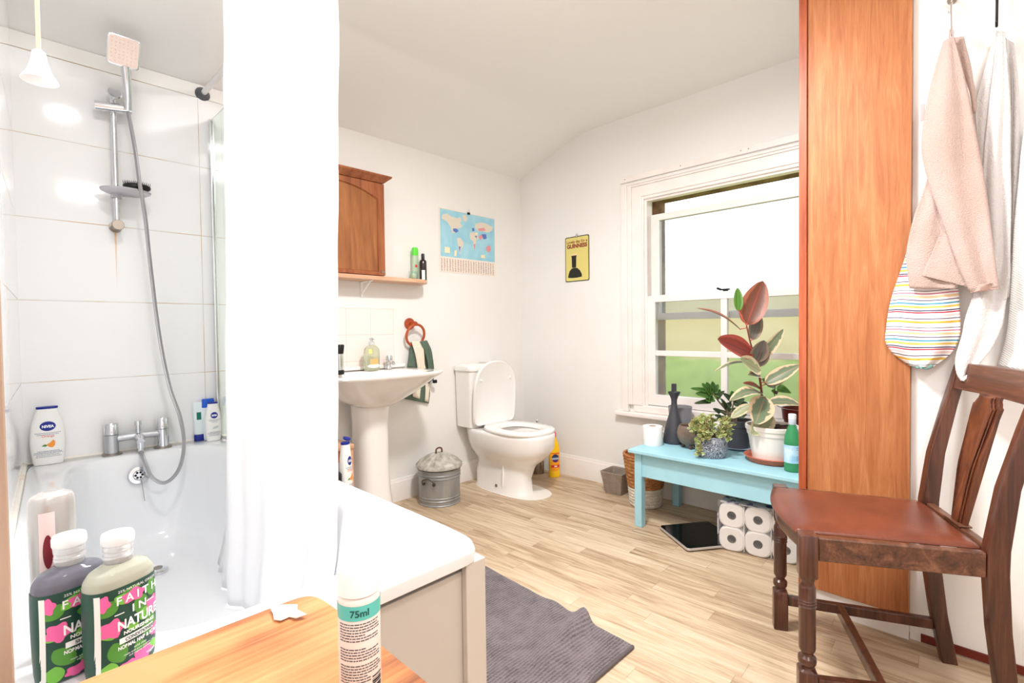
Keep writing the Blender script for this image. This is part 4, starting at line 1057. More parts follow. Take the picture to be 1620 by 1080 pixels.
# things under the basin
ub = thing('under_sink_stand', 'low pale wooden stand beneath the basin, mostly behind the curtain', 'stand', (1.16, 2.50, 0))
b = MB(); b.box(-.12,.115,-.10,.10,.445,.470); b.build('top', M['shelfwood'], ub, smooth=False, bevel=.003)
b = MB(); b.box(-.12,.115,-.092,-.080,.385,.444); b.build('front_rail', M['cabwood'], ub, smooth=False, bevel=.002)
for x, y in ((-.105,-.085),(.1,-.085),(-.105,.085),(.1,.085)):
    b = MB(); b.box(x-.012,x+.012,y-.012,y+.012,0,.444); b.build('leg', M['shelfwood'], ub, smooth=False, bevel=.002)
lb_ = thing('low_box', 'white box below the basin carrying bottles, seen over the bath rim', 'box', (1.12, 2.27, 0))
b = MB(); b.box(-.13,.10,-.09,.09,0,.262); b.build('carton', M['white'], lb_, smooth=False, bevel=.004)
bt = lotion_bottle('tall white body lotion bottle with open blue cap under the basin', (1.146, 2.245, .2625), .5, h=.262, w=.036, dpt=.024, word='Orange')
b = MB(); b.lathe([(.017,0),(.019,.002),(.019,.006),(.0,.008)], 28, Matrix.Translation((.030,.012,.268)) @ Matrix.Rotation(.35,4,'X'), c1=False); b.build('open_cap', NAVY, bt)
t = thing('black_bottle', 'black bottle with orange print beside the white lotion bottle', 'bottle', (1.085, 2.225, .2625), rz=.4)
b = MB(); b.lathe([(.026,0),(.028,.003),(.028,.12),(.022,.13),(.012,.135),(.012,.15),(0,.151)], 32, c1=False); b.build('body', M['black'], t)
b = MB(); decal(b, cyl_front(.028), ell(.006,.07,.014,.012), .0006, 4); b.build('print', mat('amber_ink', (206,128,52), rough=.5), t, fix=False)

# ================================================================== TOILET
to = thing('toilet', 'white close coupled toilet with its lid up, between sink and window wall', 'toilet', (2.345, WY, 0))
b = MB()
b.loft([[(x-.018,y+.02,z) for x,y,z in q_] for q_ in (D(.106,.236,2.5,.0015,-.335), D(.106,.236,2.5,.012,-.335), D(.100,.230,2.5,.02,-.335), D(.100,.226,2.5,.10,-.330))] + [D(.106,.230,2.5,.165,-.318), D(.114,.242,2.5,.190,-.325),
        D(.138,.278,2.5,.222,-.338), D(.164,.312,2.4,.262,-.346), D(.180,.335,2.4,.305,-.354,flat=.0015), D(.186,.338,2.4,.350,-.352,flat=.0015), D(.188,.339,2.5,.375,-.352,flat=.0015), D(.186,.337,2.5,.392,-.352,flat=.0015), D(.179,.331,2.5,.397,-.352,flat=.0015),
        D(.118,.172,2.3,.396,-.415), D(.110,.164,2.3,.385,-.415), D(.100,.150,2.3,.33,-.42), D(.075,.11,2.2,.25,-.42), D(.03,.05,2,.20,-.42)], c1=True)
b.build('pan', M['ceramic'], to, ang=60)
b = MB(); b.loft([sup(x_,-.400,.005,.012*s,2,z,20) for z, s, x_ in ((.05,.2,-.1165),(.07,.8,-.1165),(.13,1,-.112),(.18,.3,-.108))]); b.build('side_groove', M['ceramic'], to)
b = MB(); b.lathe([(.0105,0),(.0105,.004),(.0,.0045)], 20, Matrix.Translation((-.1165,-.345,.045)) @ Matrix.Rotation(-PI/2,4,'Y'), c1=False); b.build('fixing_cap', mat('fixing_grey', (120,112,106), rough=.4), to)
b = MB(); b.loft([sup(0,-.092,.183*s,.088*(s if s < 1 else 1),8,z,64) for z, s in ((.3985,.93),(.404,.955),(.60,.985),(.776,1.0))]); b.build('cistern', M['ceramic'], to, ang=35)
b = MB(); b.loft([sup(0,-.096,.193*s,.0925,8,z,64) for z, s in ((.777,.98),(.780,1),(.802,1.0))] + [sup(0,-.096,.188,.087,8,.811,64), sup(0,-.096,.150,.055,6,.822,64)]); b.build('cistern_lid', M['ceramic'], to, ang=50)
b = MB(); b.lathe([(.025,0),(.025,.004),(.022,.006),(.0,.006)], 36, Matrix.Translation((0,-.096,.8225)), c1=False); bt_ = b.build('flush_button', M['chrome'], to)
# seat ring: D outline, flat
def seat_out(w, l, z, y0=-.205, n=64, inner=False):
    o = []
    for i in range(n):
        t = 2*PI*i/n; c, s = math.cos(t), math.sin(t)
        x = w*math.copysign(abs(c)**(2/2.5), c)
        y = y0 - l/2 + (l/2)*math.copysign(abs(s)**(2/2.35), s)
        o.append((x, y, z))
    return o
b = MB()
b.loft([seat_out(.186,.472,.3985), seat_out(.190,.478,.403,-.202), seat_out(.190,.478,.414,-.202), seat_out(.184,.468,.421,-.207), seat_out(.128,.315,.4215,-.298), seat_out(.112,.290,.416,-.310), seat_out(.108,.285,.4005,-.312), seat_out(.186,.472,.3985)], c0=False, c1=False)
b.build('seat', M['seatplastic'], to, ang=60)
# lid, upright, leaning on the cistern
LM = Matrix.Translation((0,-.208,.420)) @ Matrix.Rotation(math.radians(3.5),4,'X')
def lid_ring(w, h, y, n=64):
    h -= .022
    o = []
    for i in range(n):
        t = 2*PI*i/n; c, s = math.cos(t), math.sin(t)
        x = w*math.copysign(abs(c)**(2/(2.5 if s > 0 else 14)), c); z = h/2+.001+(h/2)*math.copysign(abs(s)**(2/(2.3 if s > 0 else 7)), s)
        o.append((x, y, z))
    return o
b = MB(); b.loft([lid_ring(.180,.430,.012), lid_ring(.190,.442,.008), lid_ring(.191,.444,-.004), lid_ring(.187,.439,-.012), lid_ring(.180,.430,-.010), lid_ring(.174,.42,-.004)], M=LM)
ld = b.build('lid', M['seatplastic'], to, ang=55)
for sx in (-.150,.150):
    b = MB(); b.lathe([(.008,0),(.007,.010),(.0,.012)], 14, LM @ Matrix.Translation((sx*.9,-.004,.30)) @ Matrix.Rotation(PI/2,4,'X'), c1=False); b.build('buffer', M['seatplastic'], ld)
for sx in (-.075,.075):
    b = MB(); b.cyl((sx-.02,-.203,.424),(sx+.02,-.203,.424),.010,seg=16); b.build('hinge', M['seatplastic'], to)
b = MB()
b.loft([sup(.015,-.36,.150,.296,2.6,z,64) for z in (.0005,.0015)]); b.build('floor_patch', mat('lino_patch', (236,230,222), rough=.5), to)

# bin
bn = thing('dustbin', 'small galvanised steel dustbin with ribbed lid beside the toilet', 'bin', (1.880, 2.482, 0))
b = MB()
pr_ = [(.120,0),(.126,.0),(.127,.006),(.123,.010),(.1225,.026),(.126,.029),(.126,.033),(.1235,.036),(.1235,.042),(.127,.046),(.127,.050),(.124,.053),(.1265,.160),(.130,.163),(.130,.167),(.127,.170),(.127,.178),(.1305,.181),(.1305,.185),(.128,.188),(.129,.206),(.133,.208),(.133,.213),(.126,.213)]
b.lathe(pr_, 64); b.build('body', M['galv'], bn, ang=25)
b = MB()
def lidfn(u, v):
    a = 2*PI*u; r = .139*(1-v)+.0005
    rib = .0045*max(0, math.sin(a*15))*min(1, (1-v)*4)*min(1, v*8)
    z = .236 + .062*math.sin(min(1, v*1.0)*PI/2)**.9 + rib
    if v < .02: z = .222
    return (r*math.cos(a), r*math.sin(a), z)
b.grid(lidfn, 192, 30); b.lathe([(.1395,.2225),(.1415,.221),(.1415,.234),(.1385,.238)], 64, c0=False, c1=False); b.build('lid', M['galvlid'], bn, solid=.001)
ang0 = -2.72
b = MB(); hx = Vector((math.cos(ang0), math.sin(ang0), 0)); tx = Vector((-hx.y, hx.x, 0))
for s in (-1, 1): b.cyl(hx*.123+tx*.034*s+Vector((0,0,.140)), hx*.137+tx*.034*s+Vector((0,0,.140)), .008, seg=12)
b.tube(spline([hx*.136+tx*-.034+Vector((0,0,.134)), hx*.146+tx*-.036+Vector((0,0,.160)), hx*.148+Vector((0,0,.176)), hx*.146+tx*.036+Vector((0,0,.160)), hx*.136+tx*.034+Vector((0,0,.134))], 6), .0032, 10); b.build('side_handle', mat('dark_steel', (92,80,72), rough=.45, metal=.7), bn)
b = MB(); b.tube(spline([(-.022,.0,.298),(-.020,0,.322),(0,0,.330),(.020,0,.322),(.022,0,.298)], 6), .005, 12); b.build('lid_handle', mat('rusty_steel', (104,70,58), rough=.6, metal=.3), bn)

# brush and bleach
tb_ = thing('toilet_brush', 'steel toilet brush holder standing behind the toilet by the skirting', 'toilet brush', (2.745, 2.440, 0))
b = MB(); b.lathe([(.046,0),(.047,.002),(.047,.200),(.040,.212),(.012,.218),(.0,.218)], 40, c1=False); b.build('holder', M['steel'], tb_)
b = MB(); b.cyl((0,0,.2175),(0,0,.372),.0045,seg=14); b.lathe([(.006,.368),(.010,.376),(.0105,.384),(.006,.392),(.0,.393)], 20, c1=False); b.build('handle', M['chrome'], tb_)
t = thing('bleach_bottle', 'yellow bleach bottle with pink cap and red band beside the toilet', 'bottle', (2.748, 2.285, 0), rz=.78-PI/2+.3)
B = Bottle(smooth_secs([(0,.037,.026,2.6),(.004,.040,.029,2.6),(.03,.040,.029,2.6),(.045,.038,.028,2.6),(.19,.038,.028,2.6),(.225,.034,.026,2.5),(.255,.024,.020,2.3),(.275,.016,.015,2),(.285,.014,.014,2)]))
b = MB(); B.mesh(b); b.build('body', mat('bleach_yellow', (250,200,30), rough=.3), t)
b = MB(); b.lathe([(.015,.2855),(.0165,.290),(.0165,.305),(.012,.318),(.008,.332),(.0,.334)], 24, c1=False); b.build('cap', mat('cap_pink', (226,88,104), rough=.35), t)
b = MB(); decal(b, B.front, rect(-.033,.033,.048,.178), .0005, 6); lbb = b.build('label', mat('bleach_label', (250,164,38), rough=.45), t, fix=False)
b = MB(); decal(b, B.front, ell(-.002,.138,.026,.029,rot=.2), .0010, 4); b.build('roundel', mat('roundel_navy', (28,52,96), rough=.45), lbb, fix=False)
b = MB(); decal(b, B.front, rect(-.028,.024,.128,.142), .0014, 3); b.build('roundel_band', mat('roundel_silver', (176,186,200), rough=.4), lbb, fix=False)
b = MB(); decal(b, B.front, ell(-.002,.118,.018,.008), .0014, 3); b.build('roundel_base', mat('roundel_purple', (86,36,110), rough=.4), lbb, fix=False)
b = MB(); decal(b, B.front, rect(-.033,.033,.072,.090), .0010, 4); decal(b, B.front, rect(-.033,.033,.170,.175), .0010, 4); b.build('red_band', mat('band_red', (222,44,36), rough=.45), lbb, fix=False)
b = MB(); decal(b, B.front, rect(-.012,.010,.077,.085), .0014, 2); b.build('band_print', WHT, lbb, fix=False)

# ================================================================== BASKETS
gb = thing('square_basket', 'small grey woven square basket against the skirting', 'basket', (2.752, 1.768, 0))
def weave_mat(name, c1, c2, s=110):
    m = mat(name, c1, rough=.75)
    g = G(m); p = g.N['Principled BSDF']; vec, x, y, z = g.objxyz()
    hz = g.math('SINE', g.math('MULTIPLY', z, s*6)); ha = g.math('SINE', g.math('MULTIPLY', g.math('ADD', x, y), s*2.2))
    w = g.math('MULTIPLY', hz, ha)
    g.L.new(g.mix(g.math('MULTIPLY_ADD', g.noise(vec, 26, 4), 1.2, -.1, clamp=True), srgb(*c1), srgb(*c2)), p.inputs['Base Color'])
    g.bump(g.math('MULTIPLY_ADD', w, .5, .5), .8, .004, p); return m
b = MB()
def sqr(h, z): return sup(0,0,h,h,14,z,40)
b.loft([sqr(.052,.0), sqr(.056,.0), sqr(.079,.132), sqr(.081,.138), sqr(.079,.142), sqr(.074,.140), sqr(.070,.130), sqr(.051,.006)], M=Matrix.Rotation(.04,4,'Z')); b.build('woven_body', weave_mat('grey_weave', (132,118,106), (170,156,142)), gb, ang=35)
b = MB(); b.box(-.03,.045,-.035,.03,.012,.085); b.build('folded_cloth', mat('cloth_beige', (196,184,168), rough=.9), gb, bevel=.012)
wk = thing('wicker_basket', 'round wicker basket with white painted base behind the bench leg', 'basket', (2.672, 1.520, 0))
def wick(name, r0, z0, r1, z1, col, cc2, strands=13, inner=True):
    b = MB()
    def fn(u, v):
        a = 2*PI*u; z = z0+(z1-z0)*v; r = r0+(r1-r0)*v
        k = math.sin(v*strands*PI*2*.5)
        tw = .0042*abs(math.sin(v*strands*PI))**.6 + .0016*math.sin(a*46+v*strands*PI*1.0)
        return ((r+tw)*math.cos(a), (r+tw)*math.sin(a), z)
    b.grid(fn, 150, strands*6)
    if inner: b.lathe([(r1-.008,z1),(r0-.008,z0+.002)], 48, c0=False, c1=False)
    return b, mat(name+'_mat', col, rough=.7, rgb2=cc2, nscale=34, stretch=(1,1,3), bump=.4, bscale=140)
b, m_ = wick('white_base', .088, .003, .099, .112, (232,226,216), (200,186,168), 6); b.build('white_base', m_, wk)
b, m_ = wick('wicker_body', .0995, .113, .126, .298, (196,140,88), (146,92,50), 9); b.build('wicker_body', m_, wk)
b = MB(); b.tube([(.124*math.cos(a), .124*math.sin(a), .303+.002*math.sin(a*24)) for a in [2*PI*i/96 for i in range(96)]], .0075, 10, closed=True); b.build('rim', mat('wicker_rim', (196,126,76), rough=.7, rgb2=(150,92,52), nscale=60), wk)
b = MB(); b.lathe([(.086,.0),(.086,.004)], 40); b.build('base_plate', mat('wicker_base', (190,170,140), rough=.8), wk)

# ================================================================== BENCH AND WHAT STANDS ON IT
bc = thing('bench', 'light turquoise painted wooden bench under the window', 'bench', (2.575, 1.005, 0))
BZ = .412
b = MB(); b.box(-.262,.262,-.450,.415,BZ-.018,BZ); b.build('top', M['blue'], bc, smooth=False, bevel=.003)
b = MB(); b.box(-.225,-.207,-.42,.362,.268,BZ-.0185); b.build('front_apron', M['blue'], bc, smooth=False, bevel=.002)
b = MB(); b.box(.207,.225,-.42,.362,.268,BZ-.0185); b.build('back_apron', M['blue'], bc, smooth=False, bevel=.002)
b = MB(); b.box(-.205,.205,.345,.362,.268,BZ-.0185); b.box(-.205,.205,-.42,-.403,.268,BZ-.0185); b.build('end_aprons', M['blue'], bc, smooth=False, bevel=.002)
for sx, sy in ((-1,1),(1,1),(-1,-1),(1,-1)):
    b = MB(); x, y = sx*.212, (.372 if sy > 0 else -.428)
    b.box(x-.021, x+.021, y-.020, y+.020, 0, BZ-.0185); b.build('leg', M['blue'], bc, smooth=False, bevel=.002)
# toilet roll
t = thing('toilet_roll', 'single white toilet roll standing at the end of the turquoise bench', 'toilet roll', (2.492, 1.372, BZ))
b = MB(); b.lathe([(.020,.0),(.051,0),(.0525,.003),(.0525,.100),(.051,.103),(.021,.103),(.020,.101),(.020,.0)], 48, c0=False, c1=False); b.build('paper', M['tissue'], t)
b = MB(); b.lathe([(.0199,.001),(.0199,.102),(.0188,.102),(.0188,.001)], 32, c0=False, c1=False); b.build('core', mat('cardboard', (176,150,124), rough=.8), t)
# plastic wrap scrap behind the roll
t = thing('plastic_bag', 'crumpled clear plastic bag behind the toilet roll', 'bag', (2.60, 1.395, BZ+.0005))
b = MB(); b.grid(lambda u, v: (-.07+.13*u, -.01+.02*math.sin(u*5+v*4)+.012*noise.noise(Vector((u*4,v*4,1))), .001+.095*v*(1-.5*u)+.01*math.sin(u*9)*v), 20, 16)
b.build('film', mat('clear_film', (240,244,246), rough=.1, trans=.9, ior=1.15), t, solid=.0006)
# charcoal watering jug
t = thing('watering_jug', 'charcoal grey bottle shaped watering jug on the turquoise bench', 'jug', (2.610, 1.305, BZ))
pj = smooth_secs([(0,.056,.056,2),(.004,.058,.058,2),(.02,.0585,.0585,2),(.08,.050,.050,2),(.14,.034,.034,2),(.19,.0200,.0200,2),(.225,.0155,.0155,2),(.25,.019,.019,2),(.283,.034,.034,2)])
b = MB(); rg_ = [sup(0,0,q[1],q[2],2,q[0],48) for q in pj]
rg_.append(sup(0,0,.0322,.0322,2,.2825,48)); rg_.append(sup(0,0,.0172,.0172,2,.25,48)); rg_.append(sup(0,0,.0138,.0138,2,.225,48)); rg_.append(sup(0,0,.018,.018,2,.19,48))
for r in rg_[-14:]: pass
b.loft(rg_, True, True); b.build('body', mat('charcoal', (62,62,68), rough=.5), t)
b = MB(); b.box(-.004,.004,-.014,.014,.20,.325, Matrix.Translation((.030,.016,.0)) @ Matrix.Rotation(.7,4,'Z')); b.cyl((.020,.012,.215),(.032,.018,.215),.008); b.build('handle', mat('charcoal', (62,62,68)), t, smooth=False, bevel=.002)
def pot(name, label, loc, r0, r1, h, m, rim=True, cat='pot', soil=True, wall=.004, soilz=.016):
    t = thing(name, label, cat, loc)
    p = [(r0-.004,0),(r0,.002)]
    if rim: p += [(r0+(r1-r0)*.80,h*.80),(r0+(r1-r0)*.82+.004,h*.81),(r1+.002,h*.97),(r1+.003,h),(r1-.003,h),(r1-.004-wall,h*.95),(r1-wall-.008,h-.03)]
    else: p += [(r1,h-.003),(r1-.001,h),(r1-wall,h),(r1-wall-.001,h-.006),(r1-wall-.004,h-.03)]
    b = MB(); b.lathe(p, 56, c1=False); b.build('pot', m, t)
    if soil:
        rs = r1-wall-.006
        b = MB(); b.grid(lambda u, v: (rs*v*math.cos(2*PI*u), rs*v*math.sin(2*PI*u), h-soilz+.008*noise.noise(Vector((3*v*math.cos(2*PI*u),3*v*math.sin(2*PI*u),r1*90)))), 40, 10)
        b.build('soil', M['soil'], t)
    return t
t = pot('plant_pot', 'empty mid grey plant pot behind the charcoal jug', (2.742, 1.335, BZ), .050, .066, .185, mat('grey_pot', (136,134,140), rough=.55), rim=False, soil=False)
b = MB(); b.lathe([(.0,.004),(.046,.004)], 40, c0=False, c1=False); b.build('inside_base', mat('grey_pot', (136,134,140)), t)
# round stoneware bowl on feet
t = thing('planter_bowl', 'round brown stoneware planter on little feet behind the ivy', 'pot', (2.552, 1.188, BZ))
b = MB(); b.lathe([(.0,.018),(.030,.018),(.050,.030),(.063,.056),(.066,.080),(.060,.108),(.054,.118),(.052,.122),(.048,.121),(.048,.112)], 48, c0=False, c1=False); b.build('bowl', mat('stoneware', (128,108,94), rough=.55, rgb2=(104,86,76), nscale=14, bump=.3, bscale=80), t)
for k in range(3):
    a = -2.6+k*2.1; b = MB(); b.lathe([(.006,0),(.010,.004),(.011,.012),(.008,.024)], 16, Matrix.Translation((.036*math.cos(a),.036*math.sin(a),0))); b.build('foot', mat('foot_brown', (90,64,56), rough=.5), t)
b = MB(); b.lathe([(.0479,.112),(.0,.114)], 36, c0=False, c1=False); b.build('soil', M['soil'], t)

# leaves
def leaf_mesh(b, base, tip, width, nrm, curl=.1, cup=.15, nl=10, nw=6, shape=.5, twist=0, droop=0, pw=.75):
    base = Vector(base); tip = Vector(tip); ax = tip-base; L = ax.length; ax.normalize()
    n = Vector(nrm); n = (n-ax*n.dot(ax)).normalized(); s = ax.cross(n)
    def fn(u, v):
        w = width*.5*(math.sin(PI*min(1, v**shape if shape < 1 else v**shape))**pw)*(1-.25*(v-.5)) if 0 < v < 1 else 0
        k = (u-.5)*2
        p = base + ax*L*v + s*(w*k) + n*(curl*L*math.sin(PI*v) - cup*w*(1-k*k)*1.0 - droop*L*v*v)
        return p
    b.grid(fn, nw, nl, uv=True)
    return b
def leafmat(name, mid, edge, back, vein, patch=.5, rough=.4, mottle=10):
    m = mat(name, mid, rough=rough)
    g = G(m); N, L = g.N, g.L; p = N['Principled BSDF']
    uvn = N.new('ShaderNodeTexCoord'); s = N.new('ShaderNodeSeparateXYZ'); L.new(uvn.outputs['UV'], s.inputs[0])
    d = g.math('MULTIPLY', g.math('ABSOLUTE', g.math('SUBTRACT', s.outputs[0], .5)), 2)
    vec, x, y, z = g.objxyz()
    nz = g.noise(vec, mottle*4, 3, .6)
    e = g.math('ADD', d, g.math('MULTIPLY', g.math('SUBTRACT', nz, .5), patch))
    col = g.ramp(e, [(.60, srgb(*mid)), (.74, srgb(*edge))])
    v = g.math('LESS_THAN', d, .05)
    col = g.mix(g.math('MULTIPLY', v, .7), col, srgb(*vein))
    ge = N.new('ShaderNodeNewGeometry')
    bk = g.mix(g.math('MULTIPLY', v, .8), srgb(*back), srgb(*vein))
    rib = g.math('MULTIPLY', g.math('ABSOLUTE', g.math('SINE', g.math('ADD', g.math('MULTIPLY', s.outputs[1], 60), g.math('MULTIPLY', d, 6)))), .12)
    bk = g.mix(rib, bk, srgb(*edge))
    L.new(g.mix(ge.outputs['Backfacing'], col, bk), p.inputs['Base Color'])
    t = N.new('ShaderNodeBsdfTranslucent'); L.new(p.inputs['Base Color'].links[0].from_socket, t.inputs[0])
    xx = N.new('ShaderNodeMixShader'); xx.inputs[0].default_value = .18
    L.new(p.outputs[0], xx.inputs[1]); L.new(t.outputs[0], xx.inputs[2]); L.new(xx.outputs[0], N['Material Output'].inputs[0])
    return m
LV = leafmat('leaf_variegated', (116,132,104), (238,206,172), (184,158,128), (190,150,120), patch=.7)
LP_ = leafmat('leaf_pale', (160,168,128), (226,212,176), (176,168,132), (150,110,90), patch=.9)
LB = leafmat('leaf_bronze', (112,64,44), (166,98,72), (118,70,50), (170,62,52), patch=.25)
LRd = leafmat('leaf_red', (128,46,36), (168,72,60), (126,46,38), (84,28,28), patch=.2)
LGy = leafmat('leaf_grey', (108,104,96), (150,128,112), (104,98,92), (120,70,66), patch=.3)
LDk = leafmat('leaf_maroon', (84,50,52), (120,70,66), (84,46,48), (110,50,50), patch=.2)
LGr = leafmat('leaf_green', (72,118,40), (96,138,52), (84,128,48), (120,160,70), patch=.3)

# rubber plant in a white pot on a terracotta saucer
rp = thing('rubber_plant', 'tall variegated rubber plant with bronze top leaves in a white pot', 'potted plant', (2.555, .785, BZ))
RO = Vector((2.555, .785, BZ))
b = MB(); b.lathe([(.095,0),(.104,.002),(.120,.026),(.123,.027),(.119,.030),(.113,.028),(.098,.008),(.0,.007)], 60, c1=False); b.build('saucer', M['terra'], rp)
b = MB(); b.lathe([(.078,.008),(.084,.009),(.104,.128),(.108,.130),(.111,.150),(.115,.153),(.1165,.170),(.114,.173),(.107,.172),(.105,.150)], 60, c1=False); b.build('pot', mat('white_pot', (246,240,234), rough=.35), rp)
b = MB(); b.grid(lambda u, v: (.105*v*math.cos(2*PI*u), .105*v*math.sin(2*PI*u), .158+.016*noise.noise(Vector((4*v*math.cos(2*PI*u),4*v*math.sin(2*PI*u),3)))), 48, 14); b.build('soil', M['soil'], rp)
DR = 2.40
def R_(x, y, dd=0): return at(x, y, d=DR+dd) - RO
stem = spline([R_(1222,668), R_(1208,640), R_(1203,605), R_(1197,572), R_(1188,545), R_(1181,515)], 6)
b = MB(); b.tube(stem, [.0065-.00012*i for i in range(len(stem))], 12); b.build('stem', mat('stem_red', (112,44,40), rough=.5), rp)
leaves = [
 # base px, tip px, width px, depth at tip, normal, material
 ((1181,514),(1207,444),35,.02,(-.9,-.4,.1),LB,.02),
 ((1168,492),(1167,455),13,.05,(-.7,-.6,.2),LGr,.05),
 ((1173,522),(1102,487),17,-.03,(-.3,-.2,1),LB,.10),
 ((1192,559),(1135,536),32,-.10,(-.8,-.5,.5),LRd,.05),
 ((1190,538),(1201,494),19,.08,(-.8,-.5,.1),LGy,.05),
 ((1192,562),(1164,556),15,-.02,(-.8,-.5,.3),LDk,.04),
 ((1199,570),(1240,520),17,-.04,(-.5,-.8,.4),LV,.08),
 ((1196,572),(1209,538),24,-.06,(-.8,-.5,.0),LGy,.05),
 ((1203,580),(1214,549),15,-.04,(-.6,-.7,.2),LGy,.03),
 ((1189,574),(1129,589),10,-.02,(-.2,-.2,1),LV,.14),
 ((1204,586),(1171,567),25,-.10,(-.7,-.5,.5),LP_,.04),
 ((1203,594),(1183,593),13,-.10,(-.7,-.5,.7),LV,.06),
 ((1206,622),(1154,634),20,-.12,(-.5,-.3,.9),LV,.16),
 ((1207,617),(1175,606),14,-.04,(-.5,-.3,.9),LB,.10),
 ((1211,627),(1195,671),33,-.12,(-.85,-.45,.2),LV,.04),
 ((1222,656),(1188,687),28,-.08,(-.8,-.5,.3),LP_,.04),
 ((1214,637),(1266,640),20,-.04,(-.5,-.4,.9),LV,.16),
 ((1210,606),(1266,577),21,-.05,(-.6,-.5,.6),LV,.06),
 ((1210,608),(1245,595),17,.04,(-.6,-.5,.6),LGy,.06),
 ((1188,640),(1156,661),15,.02,(-.6,-.4,.8),LP_,.06),
 ((1205,600),(1228,614),11,.06,(-.6,-.5,.6),LGr,.05)]
for (bx, by), (tx_, ty), w, dd, nr, mm, curl in leaves:
    p0 = R_(bx, by, dd*.15); p1 = R_(tx_, ty, dd)
    ns = min(stem, key=lambda q: (q-p0).length)
    b = MB(); leaf_mesh(b, p0, p1, w*DR/FOC*1.12, nr, curl=curl, cup=.25, nl=16, nw=8, shape=.9, pw=.58)
    lf = b.build('leaf', mm, rp, fix=False, ang=180)
    b = MB(); b.tube([ns, p0.lerp(p1, .04)], .0022, 8); b.build('leaf_stalk', mat('stalk_red', (196,84,76), rough=.5), rp)
# clip on top of the meeting rail is part of the window; small seedling pot behind
sd = thing('seedling_pot', 'wide dark red plastic pot with a small green seedling behind the rubber plant', 'potted plant', (2.735, .715, BZ))
b = MB(); b.lathe([(.052,0),(.056,.002),(.068,.180),(.073,.182),(.078,.232),(.080,.236),(.076,.237),(.072,.21)], 56, c1=False); b.build('pot', mat('dark_red_plastic', (112,38,30), rough=.35), sd)
b = MB(); b.lathe([(.0725,.212),(.0,.216)], 36, c0=False, c1=False); b.build('soil', M['soil'], sd)
SO = Vector((2.735, .715, BZ))
def S_(x, y, dd=0): return at(x, y, d=2.50+dd) - SO
b = MB(); b.tube(spline([(0,0,.214), S_(1227,640), S_(1226,622), S_(1227,606)], 5), .0018, 8); b.build('stem', mat('stem_brown', (90,56,40), rough=.6), sd)
for bx, tx_, w, mm in (((1229,612),(1252,622),13,LGr), ((1226,622),(1220,617),11,LGr), ((1226,612),(1214,611),8,LGr), ((1227,606),(1229,592),6,LGr), ((1225,618),(1229,624),10,LDk)):
    b = MB(); leaf_mesh(b, S_(*bx), S_(*tx_, -.03), w*2.5/FOC, (-.8,-.5,.4), nl=10); b.build('leaf', mm, sd, fix=False, ang=180)

# jade plant in a dark grey pot
jd = thing('jade_plant', 'dark green succulent with rosettes in a slate grey pot on a pale saucer', 'potted plant', (2.712, 1.005, BZ))
b = MB(); b.lathe([(.060,0),(.072,.002),(.088,.012),(.086,.014),(.066,.006),(.0,.005)], 48, c1=False); b.build('saucer', mat('pale_saucer', (176,188,204), rough=.3), jd)
b = MB(); b.lathe([(.052,.006),(.056,.007),(.067,.115),(.070,.117),(.0735,.148),(.0745,.150),(.071,.151),(.067,.13)], 52, c1=False); b.build('pot', mat('slate_pot', (76,78,86), rough=.5), jd)
b = MB(); b.lathe([(.0675,.132),(.0,.136)], 36, c0=False, c1=False); b.build('soil', M['soil'], jd)
JO = Vector((2.712, 1.005, BZ))
def J_(x, y, dd=0): return at(x, y, d=2.62+dd) - JO
br = [[(1164,668),(1152,652),(1138,636),(1128,622)], [(1164,668),(1156,656),(1160,640),(1160,628)], [(1165,668),(1166,655),(1168,645)], [(1162,668),(1150,655),(1140,650)], [(1164,668),(1148,648),(1142,637)], [(1160,668),(1146,664),(1138,660)]]
for q in br:
    b = MB(); b.tube(spline([J_(*p) for p in q], 5), .004, 8); b.build('branch', mat('succulent_stem', (110,96,72), rough=.7), jd)
LJ = leafmat('leaf_jade', (66,108,48), (84,126,58), (72,112,54), (96,136,70), patch=.2, rough=.3)
LJd = leafmat('leaf_jade_dark', (54,72,48), (70,88,58), (62,76,54), (84,100,70), patch=.2, rough=.35)
jl = [((1128,624),(1110,606),9,LJ),((1128,622),(1117,604),8,LJ),((1129,622),(1127,603),9,LJ),((1130,622),(1136,607),7,LJ),((1128,626),(1100,622),10,LJ),((1130,626),(1140,616),9,LJ),((1128,628),(1117,634),11,LJ),((1126,634),(1098,638),6,LJd),((1124,634),(1124,626),11,LJ),((1133,630),(1146,618),7,LJd),((1120,618),(1092,614),6,LJ),
      ((1159,634),(1144,622),8,LJd),((1160,632),(1158,618),9,LJ),((1161,634),(1172,624),9,LJd),((1160,638),(1184,638),8,LJd),((1162,640),(1178,630),9,LJd),((1158,640),(1146,640),7,LJd),
      ((1166,650),(1182,640),7,LJd),((1165,656),(1178,662),6,LJd),((1150,655),(1136,648),6,LJd),((1150,646),(1140,630),6,LJd),((1140,652),(1128,646),6,LJd),((1148,660),(1132,664),6,LJd),((1168,660),(1182,655),5,LJd),((1156,650),(1170,646),6,LJd),((1156,652),(1148,640),6,LJd),((1142,660),(1130,656),5,LJd)]
rr = random.Random(12)
for bx, tx_, w, mm in jl:
    dd = rr.uniform(-.03,.02)
    b = MB(); leaf_mesh(b, J_(*bx), J_(*tx_, dd), w*1.25*2.62/FOC, (-.7+rr.uniform(-.3,.3),-.5+rr.uniform(-.3,.3),.5), nl=9, nw=4, cup=.3, curl=.06, pw=.42); b.build('leaf', mm, jd, fix=False, solid=.0022, ang=180)

